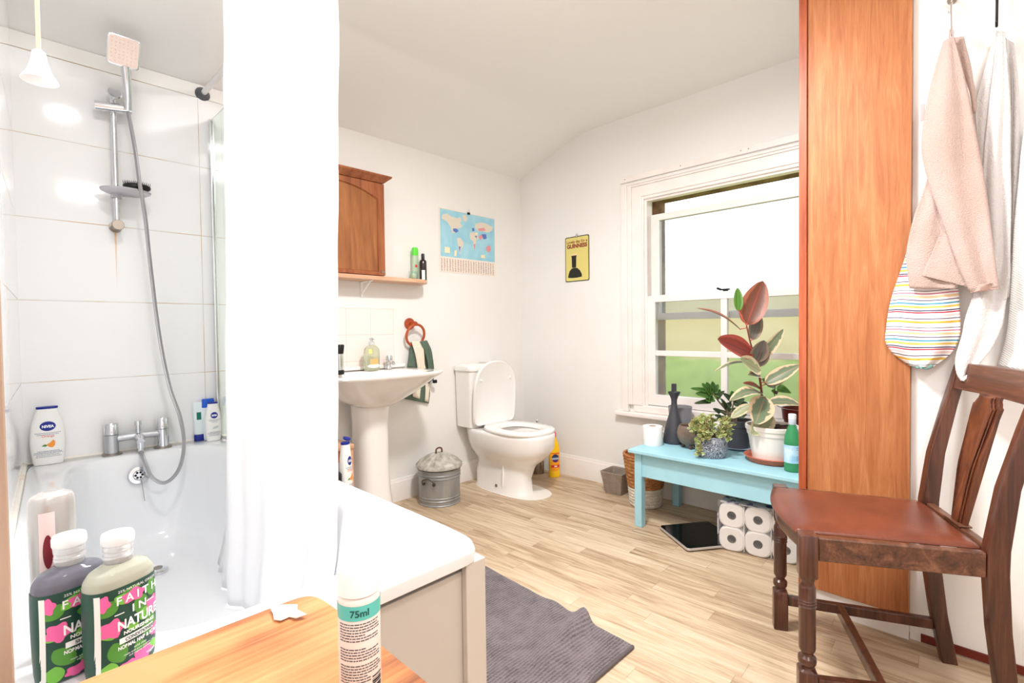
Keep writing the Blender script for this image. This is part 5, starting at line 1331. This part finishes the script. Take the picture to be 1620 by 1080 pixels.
# ivy in a patterned grey pot
iv = thing('ivy_plant', 'small variegated ivy trailing over a grey swirl patterned pot', 'potted plant', (2.462, 1.035, BZ))
def swirl_mat():
    m = mat('swirl_pot', (120,124,134), rough=.5)
    g = G(m); p = g.N['Principled BSDF']; vec, x, y, z = g.objxyz()
    n = g.noise(vec, 26, 1, .4, 2.2)
    w = g.math('SINE', g.math('MULTIPLY', n, 42))
    w = g.math('MULTIPLY_ADD', w, .5, .5)
    g.L.new(g.ramp(w, [(.35, srgb(86,88,98)), (.6, srgb(168,172,182))]), p.inputs['Base Color'])
    g.bump(w, .6, .004, p); return m
b = MB(); b.lathe([(.058,0),(.068,.003),(.075,.02),(.077,.05),(.073,.085),(.067,.100),(.065,.103),(.061,.102),(.060,.085)], 56, c1=False); b.build('pot', swirl_mat(), iv)
b = MB(); b.lathe([(.0605,.088),(.0,.092)], 36, c0=False, c1=False); b.build('soil', M['soil'], iv)
LI = leafmat('leaf_ivy', (112,140,62), (228,226,170), (150,164,100), (196,200,140), patch=1.2, mottle=22)
LI2 = leafmat('leaf_ivy_dull', (134,134,70), (206,196,130), (150,140,90), (170,160,110), patch=1.2, mottle=22)
rr = random.Random(21)
vines = []
for k in range(34):
    a = rr.uniform(0, 2*PI); l = rr.uniform(.025,.072)
    p0 = Vector((.03*math.cos(a), .03*math.sin(a), .09)); up = rr.uniform(.02,.105)
    p1 = p0 + Vector((l*.6*math.cos(a), l*.6*math.sin(a), up)); p2 = p0 + Vector((l*1.1*math.cos(a), l*1.1*math.sin(a), up*rr.uniform(.3,.9)))
    vines.append(spline([p0, p1, p2], 6))
for k in range(3):
    a = 2.75+.12*k
    vines.append(spline([(.03*math.cos(a),.03*math.sin(a),.09), (.075*math.cos(a),.075*math.sin(a),.118), (.095*math.cos(a),.095*math.sin(a),.07), (.097*math.cos(a+.05),.097*math.sin(a+.05),.02)], 6))
for k in range(4):
    a = 2.2+.35*k
    vines.append(spline([(.02,.02,.09), (.05*math.cos(a),.05*math.sin(a),.17), (.08*math.cos(a),.08*math.sin(a),.165+.01*k), (.10*math.cos(a),.10*math.sin(a),.13)], 6))
b = MB()
for v in vines: b.tube(v, .0011, 5)
b.build('vines', mat('vine_stem', (150,130,84), rough=.7), iv)
bA, bB = MB(), MB()
for v in vines:
    for i in range(2, len(v), 1):
        for _ in range(2 if rr.random() < .55 else 1):
            d = Vector((rr.uniform(-1,1), rr.uniform(-1,1), rr.uniform(-.3,.8))).normalized()
            L_ = rr.uniform(.013,.026)
            q0 = v[i]; q1 = q0 + d*L_
            if q1.z < .096 and math.hypot(q1.x, q1.y) < .084: q1 = q1 + Vector((q1.x, q1.y, 0)).normalized()*.02
            leaf_mesh(bA if rr.random() < .7 else bB, q0, q1, L_*rr.uniform(.55,.8), (rr.uniform(-1,.2), rr.uniform(-1,.2), rr.uniform(.2,1)), nl=5, nw=4, shape=.75)
bA.build('foliage', LI, iv, fix=False, ang=180); o = bB.build('dull_foliage', LI2, iv, fix=False, ang=180)
# green water bottle
t = thing('water_bottle', 'green glass water bottle with white cap and pale blue label on the bench', 'bottle', (2.436, .665, BZ), rz=-.6)
b = MB(); b.lathe([(.028,0),(.032,.003),(.033,.01),(.033,.13),(.030,.155),(.019,.19),(.0145,.205),(.0140,.228)], 40); b.build('body', mat('green_glass', (70,168,110), rough=.1, trans=.35, ior=1.4), t)
b = MB(); b.lathe([(.0155,.2285),(.0158,.230),(.0158,.250),(.014,.252),(.0,.252)], 28, c1=False); b.build('cap', mat('cap_white_plastic', (238,240,242), rough=.3), t)
b = MB(); b.lathe([(.0334,.040),(.0334,.118)], 40, c0=False, c1=False); lb2 = b.build('label', mat('label_sky', (150,204,232), rough=.45, rgb2=(210,232,244), nscale=22), t)
b = MB(); b.lathe([(.0145,.206),(.0152,.207),(.0152,.2275),(.0145,.228)], 28, c0=False, c1=False); b.build('neck_label', mat('neck_pale', (206,218,236), rough=.45), t)
b = MB()
for v_ in (.052,.060,.068,.098,.106): decal(b, cyl_front(.0334), rect(-.024,.022,v_,v_+.003,6), .0004, 1)
b.build('small_print', mat('label_ink_blue', (96,130,190), rough=.5), lb2, fix=False)

# under the bench: scale and toilet roll pack
t = thing('bathroom_scale', 'black glass bathroom scale lying flat on the floor under the bench', 'scale', (2.420, 1.083, 0), rz=-.61)
b = MB(); b.loft([[(x,y,z) for x, y in rr_(.142-d_,.142-d_,.016)] for z, d_ in ((.006,.004),(.008,.0),(.016,.0),(.018,.001))]); b.build('edge', mat('scale_edge', (196,188,182), rough=.3, metal=.4), t, ang=30)
b = MB(); b.loft([[(x,y,z) for x, y in rr_(.138,.138,.014)] for z in (.0182,.0215)]); b.build('glass_top', mat('black_glass', (6,6,7), rough=.06), t, smooth=False)
for x, y in ((-.11,-.11),(.11,-.11),(-.11,.11),(.11,.11)):
    b = MB(); b.cyl((x,y,0),(x,y,.0058),.012); b.build('foot', M['steel'], t)
pk = thing('toilet_roll_pack', 'film wrapped pack of white toilet rolls lying on its side under the bench', 'toilet roll pack', (2.358, .962, 0), rz=.17)
for i in range(3):
    for j in range(2):
        cy = -.0585-i*.112; cz = .0575+j*.111
        b = MB(); MR = Matrix.Translation((.006,cy,cz)) @ Matrix.Rotation(PI/2,4,'Y')
        b.loft([sup(0,0,r_,r_,n_,z_,48) for r_, n_, z_ in ((.020,2,.002),(.050,2.8,.0),(.0562,3,.006),(.0562,3,.094),(.050,2.8,.098),(.020,2,.098),(.020,2,.002))], False, False, MR); b.build('roll', M['tissue'], pk)
        b = MB(); b.lathe([(.0198,.050),(.0,.050)], 24, MR, c0=False, c1=False); b.lathe([(.0198,.004),(.0198,.050)], 24, MR, c0=False, c1=False); b.build('roll_core', mat('core_grey', (130,120,114), rough=.8), pk)
def film_pt(a):
    pass
b = MB()
def film(u, v):
    y = .002 - .346*u; z = .006+.230*v
    x = .0035 - .0030*math.sin(PI*((u*3) % 1))*math.sin(PI*((v*2) % 1)) + .0015*noise.noise(Vector((u*14,v*10,3)))
    return (x, y, z)
b.grid(film, 60, 40); b.build('film_front', mat('wrap_film', (250,250,252), rough=.12, trans=.92, ior=1.12), pk, ang=180)
b = MB()
PK = [(0,.0015),(0,.226)]
b.box(.004,.104,-.33,-.01,.2268,.2288); b.box(.004,.104,.0005,.0030,.07,.17); b.build('printed_wrap', mat('purple_wrap', (84,64,130), rough=.3, rgb2=(236,236,242), nscale=26, ramp=(.42,.5)), pk, bevel=.001)
for k, y in enumerate((-.112-.002, -.224-.002)):
    b = MB(); b.tube([(.001,y,.012),(.0005,y,.105),(.001,y,.222)], .0012, 6); b.build('film_fold', mat('film_white', (246,246,248), rough=.3), pk)

# ================================================================== BATH MAT
bm_ = thing('bath_mat', 'grey brown ribbed chenille bath mat with a raised ruck, on the floor', 'bath mat', (1.13, 1.30, 0))
def mat_mat():
    m = mat('chenille', (120,112,114), rough=1, sheen=.3)
    g = G(m); p = g.N['Principled BSDF']; vec, x, y, z = g.objxyz()
    wob = g.math('MULTIPLY', g.noise(vec, 9, 2), .012)
    w = g.math('SINE', g.math('MULTIPLY', g.math('ADD', y, wob), 560))
    n = g.noise(vec, 160, 3, .7); n3 = g.noise(vec, 18, 4, .7)
    h = g.math('ADD', g.math('MULTIPLY', w, .20), g.math('ADD', g.math('MULTIPLY', n, 1.1), g.math('MULTIPLY', n3, 1.3)))
    g.L.new(g.ramp(g.math('MULTIPLY_ADD', h, .5, .0), [(.40, srgb(62,54,58)), (.62, srgb(116,104,108)), (.95, srgb(142,131,133))]), p.inputs['Base Color'])
    g.bump(h, 1, .006, p); return m
def matfn(u, v):
    # u: 0 bath side -> 1 room side ; v: 0 near end -> 1 far end
    x = .815 + (1.432+.055*v-.815)*u; y = .868 + .93*v
    z = .006
    # ruck running in from the room-side edge
    c = 1.075 - .10*(1-u)*1.2; d = (y-c)/(.030+.03*(1-u))
    z += .034*math.exp(-d*d)*max(0, (u-.45)/.55)**.8
    d2 = (y-(c+.13-.25*(1-u)))/.045
    z += .010*math.exp(-d2*d2)*max(0, (u-.35)/.65)
    z += .0025*noise.noise(Vector((x*14, y*14, 0)))
    x += .012*math.exp(-d*d)*max(0, (u-.5)/.5)
    return (x-1.13, y-1.30, z)
b = MB(); b.grid(matfn, 80, 130); b.build('pile', mat_mat(), bm_, solid=.009, ang=180)
b = MB(); b.tube([tuple(Vector(matfn(i/40, 0))+Vector((0,-.004,0))) for i in range(41)], .006, 8); b.build('hem', mat('hem_grey', (92,84,86), rough=.9), bm_)

# ================================================================== WARDROBE PANEL
wd = thing('built_in_cupboard', 'floor to ceiling built-in cupboard with polished orange brown wooden side', 'cupboard', (2.09, .38, 0))
def WB(name, x0, x1, y0, y1, z0, z1, m, bev=.001):
    b = MB(); b.box(x0-2.09, x1-2.09, y0-.38, y1-.38, z0, z1); return b.build(name, m, wd, smooth=False, bevel=bev)
WB('side_panel', 2.090, 2.108, .2205, .521, .079, 2.402, M['mahog'])
WB('edge_strip', 2.082, 2.118, .5215, .547, .068, 2.402, M['mahogedge'])
WB('carcass', 2.1085, 2.856, .2205, .540, .020, 2.402, M['white'])
WB('plinth', 2.098, 2.1080, .2205, .5470, .0, .078, M['skirt'])

# ================================================================== CHAIR
ca = math.atan2(.42, .907)
ch = thing('dining_chair', 'dark turned leg wooden dining chair with brown leather seat by the towels', 'chair', (1.690, .462, 0), rz=ca)
SH = .492
def front_leg(x):
    b = MB(); R4 = .0225
    sec = lambda r, z, n: sup(x, 0, r, r, n, z, 32)
    b.loft([sec(R4*.92,0,10), sec(R4,.003,10), sec(R4,.128,10), sec(R4*.93,.133,8), sec(.016,.138,2), sec(.015,.142,2), sec(.0215,.150,2), sec(.0225,.158,2), sec(.0215,.166,2), sec(.0150,.172,2), sec(.0145,.178,2),
            sec(.0195,.186,2), sec(.0205,.192,2), sec(.0200,.300,2), sec(.0205,.302,2), sec(.0225,.305,2), sec(.0205,.309,2), sec(.0225,.313,2), sec(.0205,.317,2), sec(.0225,.321,2), sec(.0205,.324,2),
            sec(.0205,.352,2), sec(.0190,.358,2), sec(.0165,.362,2), sec(.0165,.372,2), sec(.0190,.376,2), sec(.0195,.382,2), sec(R4*.95,.385,8), sec(R4,.390,10), sec(R4,SH+.003,10), sec(R4*.9,SH+.007,10)])
    return b.build('front_leg', M['chairwood'], ch, ang=35)
front_leg(.215); front_leg(-.215)
def back_post(sx):
    b = MB(); rings = []
    for z, x, y, w, d_ in ((0,.178,-.462,.015,.020),(.15,.180,-.435,.016,.021),(.30,.183,-.418,.017,.022),(.44,.185,-.410,.0175,.023),(.50,.186,-.411,.0175,.023),(.65,.190,-.430,.0165,.020),(.80,.195,-.465,.0155,.017),(.922,.199,-.497,.0145,.015),(.936,.199,-.501,.011,.012)):
        rings.append(sup(sx*x, y, w, d_, 9, z, 32))
    b.loft(rings); return b.build('back_post', M['chairwood'], ch, ang=35)
back_post(1); back_post(-1)
def railbox(name, p0, p1, th_, z0, z1, m, bow=0, n=12):
    p0 = Vector(p0); p1 = Vector(p1); dr = (p1-p0).normalized(); nr = Vector((-dr.y, dr.x, 0)); b = MB(); rings = []
    for i in range(n+1):
        t_ = i/n; c = p0.lerp(p1, t_) + nr*bow*math.sin(PI*t_)
        a, c2 = c-nr*th_/2, c+nr*th_/2
        rings.append([(a.x,a.y,z0),(c2.x,c2.y,z0),(c2.x,c2.y,z1),(a.x,a.y,z1)])
    b.loft(rings); return b.build(name, m, ch, ang=35, bevel=.003)
railbox('front_rail', (-.193,0,0), (.193,0,0), .024, SH-.048, SH+.002, M['chairedge'], bow=.030)
railbox('side_rail', (-.2145,-.0235,0), (-.190,-.386,0), .022, SH-.062, SH, M['chairedge'])
railbox('side_rail', (.2145,-.0235,0), (.190,-.386,0), .022, SH-.062, SH, M['chairedge'])
railbox('back_rail', (-.167,-.410,0), (.167,-.410,0), .022, SH-.060, SH+.004, M['chairedge'])
b = MB()
NU, NV = 24, 24
def seatfn(u, v):
    y = .026 - .420*v; hw = .199 - .024*v
    if v < .5: y += .028*math.sin(PI*u)*(1-2*v)
    x = -hw + 2*hw*u
    e = min(u, 1-u, v, 1-v)
    z = SH - .001 + .013*min(1, e*9)**.5 + .007*math.sin(PI*u)*math.sin(PI*v)
    return (x, y, z)
b.grid(seatfn, NU, NV); b.build('seat_pad', M['leather'], ch, ang=60, solid=.002)
def ypost(z):
    for (z0,y0),(z1,y1) in zip(((.44,-.410),(.50,-.411),(.65,-.430),(.80,-.465)),((.50,-.411),(.65,-.430),(.80,-.465),(.92,-.497))):
        if z <= z1: return y0+(y1-y0)*(z-z0)/(z1-z0)
    return -.497
b = MB(); rings = []
for i in range(13):
    t_ = i/12; x = -.185+.37*t_; yb = -.012*math.sin(PI*t_)
    up = .931
    rings.append([(x, ypost(.85)+yb+.010, .852),(x, ypost(.85)+yb-.010, .852),(x, ypost(.91)+yb-.010, up),(x, ypost(.91)+yb+.008, up)])
b.loft(rings); b.build('top_rail', M['chairedge'], ch, ang=35, bevel=.003)
# splat, wider at the top, stepped shoulders, raised mouldings
def splat(hw, zlo, zhi, off, th_, name, m, parent=ch, shoulder=True):
    out = [(-hw(zlo), zlo), (hw(zlo), zlo)]
    K = 12
    zt = zhi-.030 if shoulder else zhi
    out += [(hw(zlo+(zt-zlo)*i/K), zlo+(zt-zlo)*i/K) for i in range(1, K+1)]
    if shoulder:
        w = hw(zt); out += [(w-.008, zt+.004), (w-.012, zt+.012), (w-.018, zt+.018), (w-.018, zhi), (-(w-.018), zhi), (-(w-.018), zt+.018), (-(w-.012), zt+.012), (-(w-.008), zt+.004)]
    out += [(-hw(zt-(zt-zlo)*i/K), zt-(zt-zlo)*i/K) for i in range(0, K)]
    b = MB(); b.prism(out, lambda x, z: (x, ypost(z)-.004+off, z), lambda x, z: (x, ypost(z)-.004+off+th_, z)); return b.build(name, m, parent, smooth=False, bevel=.002)
hw = lambda z: .034 + .034*(z-.47)/.36
s0 = splat(hw, SH+.0045, .8555, -.004, .010, 'splat', M['splatwood'])
splat(lambda z: hw(z)-.013, SH+.0045, .8525, .0062, .004, 'splat_moulding', M['splatwood'], s0)
splat(lambda z: hw(z)-.019, SH+.0045, .8505, .0104, .0035, 'splat_panel', M['splatwood'], s0)
b = MB(); b.box(-.045,.045,-.425,-.395,SH+.0045,SH+.010); b.build('splat_shoe', M['chairedge'], ch, smooth=False, bevel=.002)
def stretcher(p0, p1, w=.011, h=.016, name='stretcher'):
    p0 = Vector(p0); p1 = Vector(p1); dr = (p1-p0).normalized(); nr = Vector((-dr.y, dr.x, 0)).normalized()
    b = MB(); b.loft([[p+nr*w*a+Vector((0,0,h*c)) for a, c in ((-1,-1),(1,-1),(1,1),(-1,1))] for p in (p0, p1)]); b.build(name, M['chairwood'], ch, smooth=False, bevel=.003)
stretcher((.215,-.023,.100), (.182,-.424,.112)); stretcher((-.215,-.023,.100), (-.182,-.424,.112))
stretcher((-.197,-.175,.104), (.197,-.175,.104), name='cross_stretcher')

# ================================================================== TOWELS ON THE HOOKS
hk = thing('hook_strip', 'twisted wire towel hook high on the white wall above the pink towel', 'hook', (FX, .125, 2.0))
q = at(1505, 20, X=FX-.03); q2 = at(1506, 58, X=FX-.055); q3 = at(1478, 6, X=FX-.02)
b = MB(); b.cyl((-.0005,q.y-.125,q.z-2+.05),(-.006,q.y-.125,q.z-2+.05),.012); b.build('plate', M['steel'], hk)
b = MB(); b.tube(spline([(-.005,q.y-.125,q.z-2+.05),(-.022,q.y-.125,q.z-2+.035),(-.034,q.y-.125,q.z-2+.0),(-.050,q2.y-.125,q2.z-2-.006),(-.060,q2.y-.125,q2.z-2+.006)], 5), .0028, 8)
b.tube(spline([(-.030,q.y-.125+.006,q.z-2),(-.028,q.y-.115,q.z-2+.012),(-.022,q3.y-.125,q3.z-2)], 5), .002, 8); b.build('wire', M['chrome'], hk)
hk2 = thing('wall_hook', 'black wall hook above the white towel', 'hook', (FX, .024, 1.98))
q = at(1577, 25, X=FX-.03)
b = MB(); b.cyl((-.0005,q.y-.024,.06),(-.006,q.y-.024,.06),.010); b.tube(spline([(-.005,q.y-.024,.06),(-.025,q.y-.024,.05),(-.032,q.y-.024,q.z-1.98),(-.040,q.y-.024,q.z-1.98-.035),(-.052,q.y-.024,q.z-1.98-.025)], 5), .0035, 8); b.build('hook', M['black'], hk2)

PKm = mat('towel_pink', (204,180,172), rough=.95, sheen=.2, bump=1, bscale=300, rgb2=(194,168,158), nscale=5)
pt_ = thing('pink_towel', 'dusty pink towel hanging folded from the wire hook on the white wall', 'towel', (0,0,0))
b = MB()
drape(b, [(1493,66),(1480,105),(1468,155),(1458,228),(1468,283),(1490,345),(1513,410),(1536,463)], [(1509,57),(1523,110),(1537,175),(1551,249),(1562,320),(1571,390),(1576,425),(1580,456)], Xp=2.022, fold=.008, freq=1.2, ph=1)
b.build('front_fold', PKm, pt_, solid=.007, ang=180)
b = MB(); drape(b, [(1470,275),(1458,310),(1445,345),(1436,385),(1434,410),(1439,456)], [(1484,275),(1495,330),(1502,380),(1508,420),(1510,440),(1512,457)], Xp=2.038, fold=.004, freq=1.5); b.build('back_fold', PKm, pt_, solid=.006, ang=180)
b = MB(); drape(b, [(1489,365),(1474,400),(1458,436)], [(1500,372),(1520,415),(1536,455)], Xp=2.030, fold=.002, freq=1); b.build('inner_fold', PKm, pt_, solid=.005, ang=180)
b = MB(); drape(b, [(1508,60),(1522,100),(1535,150),(1541,180)], [(1524,58),(1533,95),(1541,140),(1544,172)], Xp=2.044, fold=.003, freq=1); b.build('side_fold', PKm, pt_, solid=.006, ang=180)
b = MB(); drape(b, [(1531,452),(1535.5,463)], [(1579,446),(1580,457)], Xp=2.017, fold=.008, freq=1.2, ph=1, nv=6)
b.build('hem', mat('pink_hem', (196,166,156), rough=.9, bump=1, bscale=260, stretch=(1,1,.1)), pt_, solid=.002, ang=180)
b = MB(); q = at(1461,178,X=2.045); b.box(q.x-.002,q.x,q.y-.004,q.y+.008,q.z-.026,q.z+.026); b.build('label', mat('towel_tag', (196,176,176), rough=.8), pt_, smooth=False)
b = MB(); q = at(1505,48,X=2.052); b.tube(spline([at(1502,62,X=2.04), at(1503,48,X=2.05), at(1507,48,X=2.05), at(1508,62,X=2.04)], 5), .0022, 8); b.build('loop', PKm, pt_)

WTm = mat('towel_white', (226,222,222), rough=.95, sheen=.1, bump=1, bscale=300)
wt = thing('white_towel', 'white towel hanging from the black hook, its tail over the chair back', 'towel', (0,0,0))
b = MB(); drape(b, [(1577,48),(1560,100),(1545,155),(1543,175),(1546,220),(1550,260),(1552,330),(1540,400),(1532,455)], [(1582,50),(1572,110),(1568,150),(1565,200),(1560,240),(1556,300),(1556,350),(1560,420),(1566,470)], Xp=2.070, fold=.003, freq=1); b.build('left_fold', WTm, wt, solid=.005, ang=180)
b = MB(); drape(b, [(1580,48),(1570,130),(1562,190),(1556,250),(1554,320),(1560,400),(1545,450),(1528,500),(1522,530),(1512,565),(1514,590),(1522,602)], [(1590,52),(1596,130),(1598,180),(1598,250),(1599,330),(1598,400),(1597,440),(1590,490),(1584,520),(1568,553),(1548,576),(1524,603)], Xp=2.058, fold=.006, freq=1.6, nv=60, dep=lambda u, v: -.040*max(0, v-.6)/.4)
b.build('front_fold', WTm, wt, solid=.006, ang=180)
b = MB(); drape(b, [(1590,60),(1600,120),(1600,200),(1600,300),(1600,400),(1592,470)], [(1603,68),(1610,130),(1612,200),(1610,300),(1606,400),(1598,470)], Xp=2.084, fold=.004, freq=1); b.build('back_fold', mat('towel_white', (242,238,238)), wt, solid=.005, ang=180)
rb = thing('bath_robe', 'pale grey ribbed bathrobe hanging at the edge of the frame behind the chair', 'bathrobe', (0,0,0))
def rib_mat():
    m = mat('ribbed_robe', (246,248,248), rough=.95)
    g = G(m); p = g.N['Principled BSDF']; vec, x, y, z = g.objxyz()
    w = g.math('SINE', g.math('MULTIPLY', g.math('ADD', z, g.math('MULTIPLY', y, -.8)), 900))
    g.bump(w, .3, .002, p); return m
b = MB(); drape(b, [(1622,200),(1612,280),(1604,360),(1600,440),(1594,520),(1585,560),(1578,578)], [(1680,160),(1690,280),(1700,360),(1700,440),(1700,520),(1700,570),(1700,600)], Xp=2.066, fold=.012, freq=1.6); b.build('cloth', rib_mat(), rb, solid=.008, ang=180)
b = MB(); b.cyl((FX-.0005,-.07,1.99),(FX-.03,-.07,1.99),.006); b.build('peg', M['black'], rb)

def stripe_mat():
    m = mat('striped_cotton', (246,242,240), rough=.85)
    g = G(m); p = g.N['Principled BSDF']; vec, x, y, z = g.objxyz()
    zz = g.math('ADD', z, g.math('MULTIPLY', g.noise(g.comb(0, g.math('MULTIPLY', y, 1), g.math('MULTIPLY', z, .5)), 9, 1), .022))
    t = g.math('FRACT', g.math('DIVIDE', zz, .118))
    w = srgb(246,242,240); st = []
    for p0, c, wd_ in ((.04,(226,180,60),.055),(.15,(70,40,92),.025),(.22,(236,206,206),.05),(.31,(190,40,70),.036),(.365,(54,36,90),.03),(.45,(226,190,90),.055),(.55,(60,150,180),.036),(.65,(64,40,88),.022),(.73,(240,206,160),.055),(.83,(200,90,130),.026),(.91,(90,90,110),.016)):
        st += [(p0, srgb(*c)), (p0+wd_, w)]
    col = g.ramp(t, [(0, w)] + st, 'CONSTANT')
    g.L.new(col, p.inputs['Base Color']); return m
db = thing('striped_bag', 'white cotton drawstring bag with coloured stripes below the pink towel', 'bag', (0,0,0))
b = MB(); drape(b, [(1450,330),(1436,392),(1424,430),(1412,465),(1406,490),(1402,520),(1401,540),(1412,558),(1428,570),(1440,578)], [(1500,330),(1506,392),(1512,430),(1517,465),(1519,500),(1520,520),(1518,535),(1508,555),(1494,568),(1474,582)], Xp=2.073, nu=28, nv=44, fold=.006, freq=2.2, dep=lambda u, v: -.022*math.sin(PI*u)*min(1, v*2))
b.build('bag', stripe_mat(), db, solid=.003, ang=180)
b = MB(); drape(b, [(1438,574),(1442,578),(1450,582)], [(1476,577),(1474,581),(1466,584)], Xp=2.058, nu=14, nv=6, fold=.004, freq=3); b.build('gathered_end', mat('aqua_trim', (150,206,200), rough=.8), db, solid=.004, ang=180)
